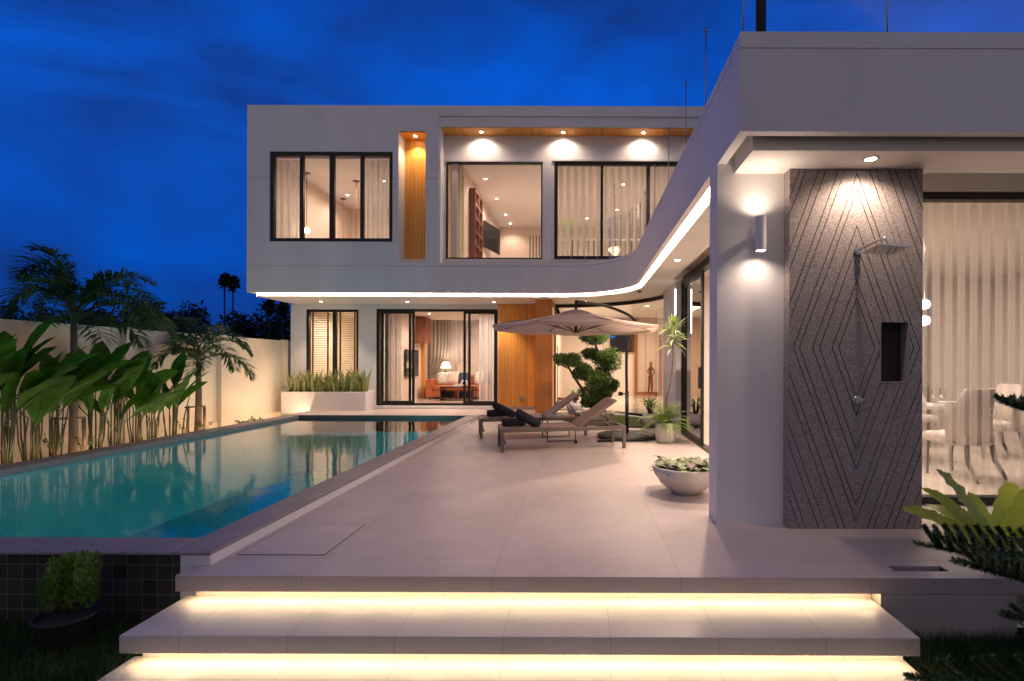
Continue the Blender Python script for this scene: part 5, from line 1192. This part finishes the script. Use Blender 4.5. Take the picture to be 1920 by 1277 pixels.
# nest fern, right
NF = Vector((2.86, 3.44, -.02))
t = thing('birds_nest_fern', 'pale yellow-green fern with broad wavy leaves at the deck corner', 'fern', NF)
rf = random.Random(4)
targets = [(1755, 880, 3.5), (1690, 955, 3.4), (1728, 915, 3.75), (1815, 922, 3.7), (1735, 945, 3.9), (1880, 945, 3.8), (1925, 945, 3.6), (1845, 960, 4.1), (1760, 1000, 3.9), (1900, 905, 3.95), (1800, 960, 3.3), (1950, 900, 3.4), (1990, 960, 3.2), (1745, 975, 4.1)]
for i, (x, y, Y) in enumerate(targets):
    e_ = Vector(P(x, y, Y)) - NF; mid = e_ * .5 + Vector((0, 0, .07)); w = e_.length * rf.uniform(.095, .13)
    pts = cat_rom([(0, 0, 0), mid * .5 + Vector((0, 0, .04)), mid, e_ * .78 + Vector((0, 0, .05)), e_], 4); n = len(pts)
    ws = [w * max(.02, math.sin(math.pi * min(1, (.12 + .88 * k / (n - 1)))) ** .55) * (1 + .12 * math.sin(k * 2.1 + i)) for k in range(n)]
    sd = (e_.cross(Vector((0, -.5, 1)))).normalized()
    m = MB().blade(pts, ws, side=sd, fold=.22, wav=.16); m.build('leaf', NEST, t)
# araucaria
AT = Vector((3.05, 2.55, GZ))
t = thing('norfolk_pine', 'dark green pine with flat needled branches reaching in from the right edge', 'tree', AT)
MB().tube([(0, 0, 0), (0, 0, 2.2)], [.035, .018], 10).build('trunk', BARK, t)
def arau(p0, p1, sag, ntw, tw, rr, up=.5):
    b = MB(); p0, p1 = Vector(p0) - AT, Vector(p1) - AT; N_ = 20
    main = [p0.lerp(p1, i / N_) + Vector((0, 0, -sag * math.sin(math.pi * i / N_))) for i in range(N_ + 1)]
    def needles(pts, rad, dens, ln):
        for k in range(len(pts) - 1):
            a_, c_ = Vector(pts[k]), Vector(pts[k + 1]); d = (c_ - a_).normalized(); s0 = d.cross(Vector((.3, .2, 1))).normalized(); u0 = s0.cross(d)
            m_ = max(1, int((c_ - a_).length * dens))
            for q in range(m_):
                an = U(0, 6.28); di = (s0 * math.cos(an) + u0 * math.sin(an)) + d * .7; pp_ = a_.lerp(c_, U(0, 1)); b.leafq(pp_, di, d + Vector((.1, .2, .3)), ln * U(.7, 1.2), .0026)
    b.tube(main, [.012 * (1 - .7 * i / N_) for i in range(N_ + 1)], 6); needles(main, .01, 1800, .028)
    dm = (p1 - p0).normalized()
    for i in range(ntw):
        q = .12 + .86 * i / ntw; k = int(q * N_); p = main[k]; l_ = tw * (1 - q * .85) ** .7
        for sg in (-1, 1):
            side = dm.cross(Vector((0, 0, 1))).normalized() * sg; d = (side * .75 + dm * .75 + Vector((0, 0, up))).normalized(); e_ = p + d * l_ ; mid = p.lerp(e_, .5) + Vector((0, 0, -l_ * .06))
            pts = cat_rom([p, mid, e_], 4); b.tube(pts, .004, 4); needles(pts, .01, 3000, .026)
    b.build('branch', ARAU, t)
arau((AT.x, AT.y, .12), P(1716, 1018, 2.75), -.02, 24, .36, 0, 1.1)
arau((AT.x, AT.y, .05), P(1790, 1050, 2.35), .0, 18, .32, 0, 1.0)
arau((AT.x, AT.y, .95), P(1868, 748, 2.6), .03, 16, .26, 0, .4)
arau((AT.x, AT.y, -.3), P(1700, 1268, 2.30), .02, 12, .3, 0, .5)
arau((AT.x, AT.y, -.05), P(1880, 1150, 2.3), .02, 9, .25, 0, .5)
# shrub at the block corner
shr = thing('corner_shrub', 'small green shrub at the corner of the deck block', 'shrub', (2.95, 3.05, GZ)); m = MB()
for i in range(500):
    v = Vector((rnd.gauss(0, .09), rnd.gauss(0, .09), abs(rnd.gauss(.16, .1)))); m.leafq(v, (U(-1, 1), U(-1, 1), U(-.2, 1)), (U(-.5, .5), 0, 1), .05, .012)
m.build('leaves', BUSH, shr); MB().tube([(0, 0, 0), (0, 0, .2)], .008, 5).build('stem', BARK, shr)

# potted bush front left
BP = Vector((P(128, 1160, 3.12)[0], 3.12, GZ))
t = thing('garden_pot', 'dark shallow garden pot on the lawn in front of the tiled pool wall', 'pot', BP); MB().lathe([(0, 0), (.10, 0), (.125, .10), (.15, .20), (.165, .225), (.15, .225), (.14, .2), (0, .19)], n=32).build('pot', mat('dark_pot', (.025, .02, .02), .5), t); MB().lathe([(0, .20), (.138, .20)], n=20).build('soil', SOIL, t)
t = thing('potted_bush', 'bushy green conifer-like shrub in the dark garden pot', 'bush', BP + Vector((0, 0, .20)))
m = MB(); sm_ = MB()
for i in range(60):
    a = U(0, 6.28); rr = U(0, .15); top = Vector((rr * math.cos(a), rr * math.sin(a), U(.14, .36) - rr * .5)); b0 = Vector((0, 0, .02)); sm_.tube([b0, top * .6, top], .0035, 4)
    w_ = U(.022, .035); hgt = U(.09, .14)
    for k in range(90):
        an = U(0, 6.28); q = U(-1, 1); r2 = w_ * math.sqrt(max(0, 1 - q * q)); p = top + Vector((r2 * math.cos(an), r2 * math.sin(an), q * hgt * .6)); m.leafq(p, (math.cos(an) * .6, math.sin(an) * .6, 1), (math.cos(an), math.sin(an), 0), .024, .006)
m.build('foliage', BUSH, t); sm_.build('stems', BARK, t)

# lawn grass (uncountable)
gm = MB()
def blades(n, x0, x1, y0, y1, h0=.03, h1=.10):
    for i in range(n):
        x, y = U(x0, x1), U(y0, y1); h = U(h0, h1); a = U(0, 6.28); dx, dy = .0035 * math.cos(a), .0035 * math.sin(a); l1, l2 = U(-.03, .03), U(-.03, .03)
        gm.add([(x - dx, y - dy, GZ), (x + dx, y + dy, GZ), (x + l1 * .5, y + l2 * .5, GZ + h * .6), (x + l1, y + l2, GZ + h)], [(0, 1, 2), (0, 2, 3)])
blades(26000, -4.6, -2.4, 2.2, 3.44); blades(14000, 1.95, 3.6, 2.2, 3.2); blades(2500, 1.95, 3.2, 2.9, 3.2, .06, .14)
tag(gm.build('lawn_grass', GRASS), kind='stuff')

# distant trees
dt_ = MB(); rd = random.Random(5)
def crown(m, c, rx, ry, rz, n, ls, r_):
    for i in range(n):
        v = Vector((r_.gauss(0, 1), r_.gauss(0, 1), r_.gauss(0, 1))).normalized() * r_.uniform(.55, 1.03); p = Vector(c) + Vector((v.x * rx, v.y * ry, v.z * rz))
        m.leafq(p, (r_.uniform(-1, 1), r_.uniform(-1, 1), r_.uniform(-.6, 1)), (r_.uniform(-1, 1), r_.uniform(-1, 1), 1), ls, ls * .35)
Yd = 70
for i in range(46):
    px = -140 + i * 17 + rd.uniform(-8, 8); ytop = {0: 588, 1: 572}.get(0) if False else 585 - 12 * math.sin(px / 43) - (10 if 330 < px < 560 else 0) + rd.uniform(-8, 8)
    if 255 < px < 330: ytop -= 6
    x, _, z = P(px, ytop, Yd); rz = (z - GZ) / 2
    crown(dt_, (x, Yd + rd.uniform(-6, 6), GZ + rz), rd.uniform(1.3, 2.2), 2, rz, 620, .55, rd)
    dt_.tube([(x, Yd, GZ), (x, Yd, GZ + rz)], .3, 6)
tag(dt_.build('distant_treeline', DARKT), 'dark line of distant trees beyond the garden wall', 'trees', kind='stuff')
for px, top, bot, lb in ((421, 515, 575, 'distant slim palm silhouette, left of the close pair by the villa'), (437, 520, 578, 'distant slim palm silhouette, right of the close pair by the villa'), (505, 563, 580, 'distant palm top just under the villa soffit, left one'), (530, 566, 580, 'distant palm top just under the villa soffit, right one')):
    Y = 62; x, _, z = P(px, top, Y); t = thing('distant_palm', lb, 'palm', (x, Y, GZ), 0, 'palm silhouettes on the horizon'); h = z - GZ
    MB().tube([(0, 0, 0), (0, 0, h - .8)], .09, 6).build('trunk', DARKT, t); m = MB(); crown(m, (0, 0, h - .85), .62, .62, .85, 260, .42, rd); crown(m, (.2, 0, h - .3), .35, .4, .4, 100, .35, rd); m.build('crown', DARKT, t)
# bushier dark tree just behind the wall
for px, top, r_px, Y, lb in ((278, 560, 48, 17, 'loose dark tree behind the wall right of the tall palm'), (318, 590, 45, 20, 'dark bushy tree behind the wall left of the shorter palm'), (215, 585, 40, 22, 'low dark tree behind the wall at the foot of the palm fronds')):
    x, _, z = P(px, top, Y); rr = r_px * Y / 950; t = thing('garden_tree', lb, 'tree', (x, Y, GZ), 0, 'dark trees behind the garden wall'); h = z - GZ; b = MB(); m = MB()
    b.tube([(0, 0, 0), (.05, 0, h * .5), (0, 0, h * .75)], [.06, .05, .03], 7)
    for i in range(9):
        a = rd.uniform(0, 6.28); e_ = Vector((rr * .8 * math.cos(a), rr * .8 * math.sin(a), h * rd.uniform(.6, .95))); b.tube([(0, 0, h * .45), e_ * .6 + Vector((0, 0, h * .2)), e_], [.03, .02, .008], 5); crown(m, e_, rr * .38, rr * .38, rr * .25, 330, .10, rd)
    b.build('trunk', BARK, t); m.build('crown', mat('dark_tree_leaf', (.02, .045, .02), .7, var=.4, vscale=3), t)
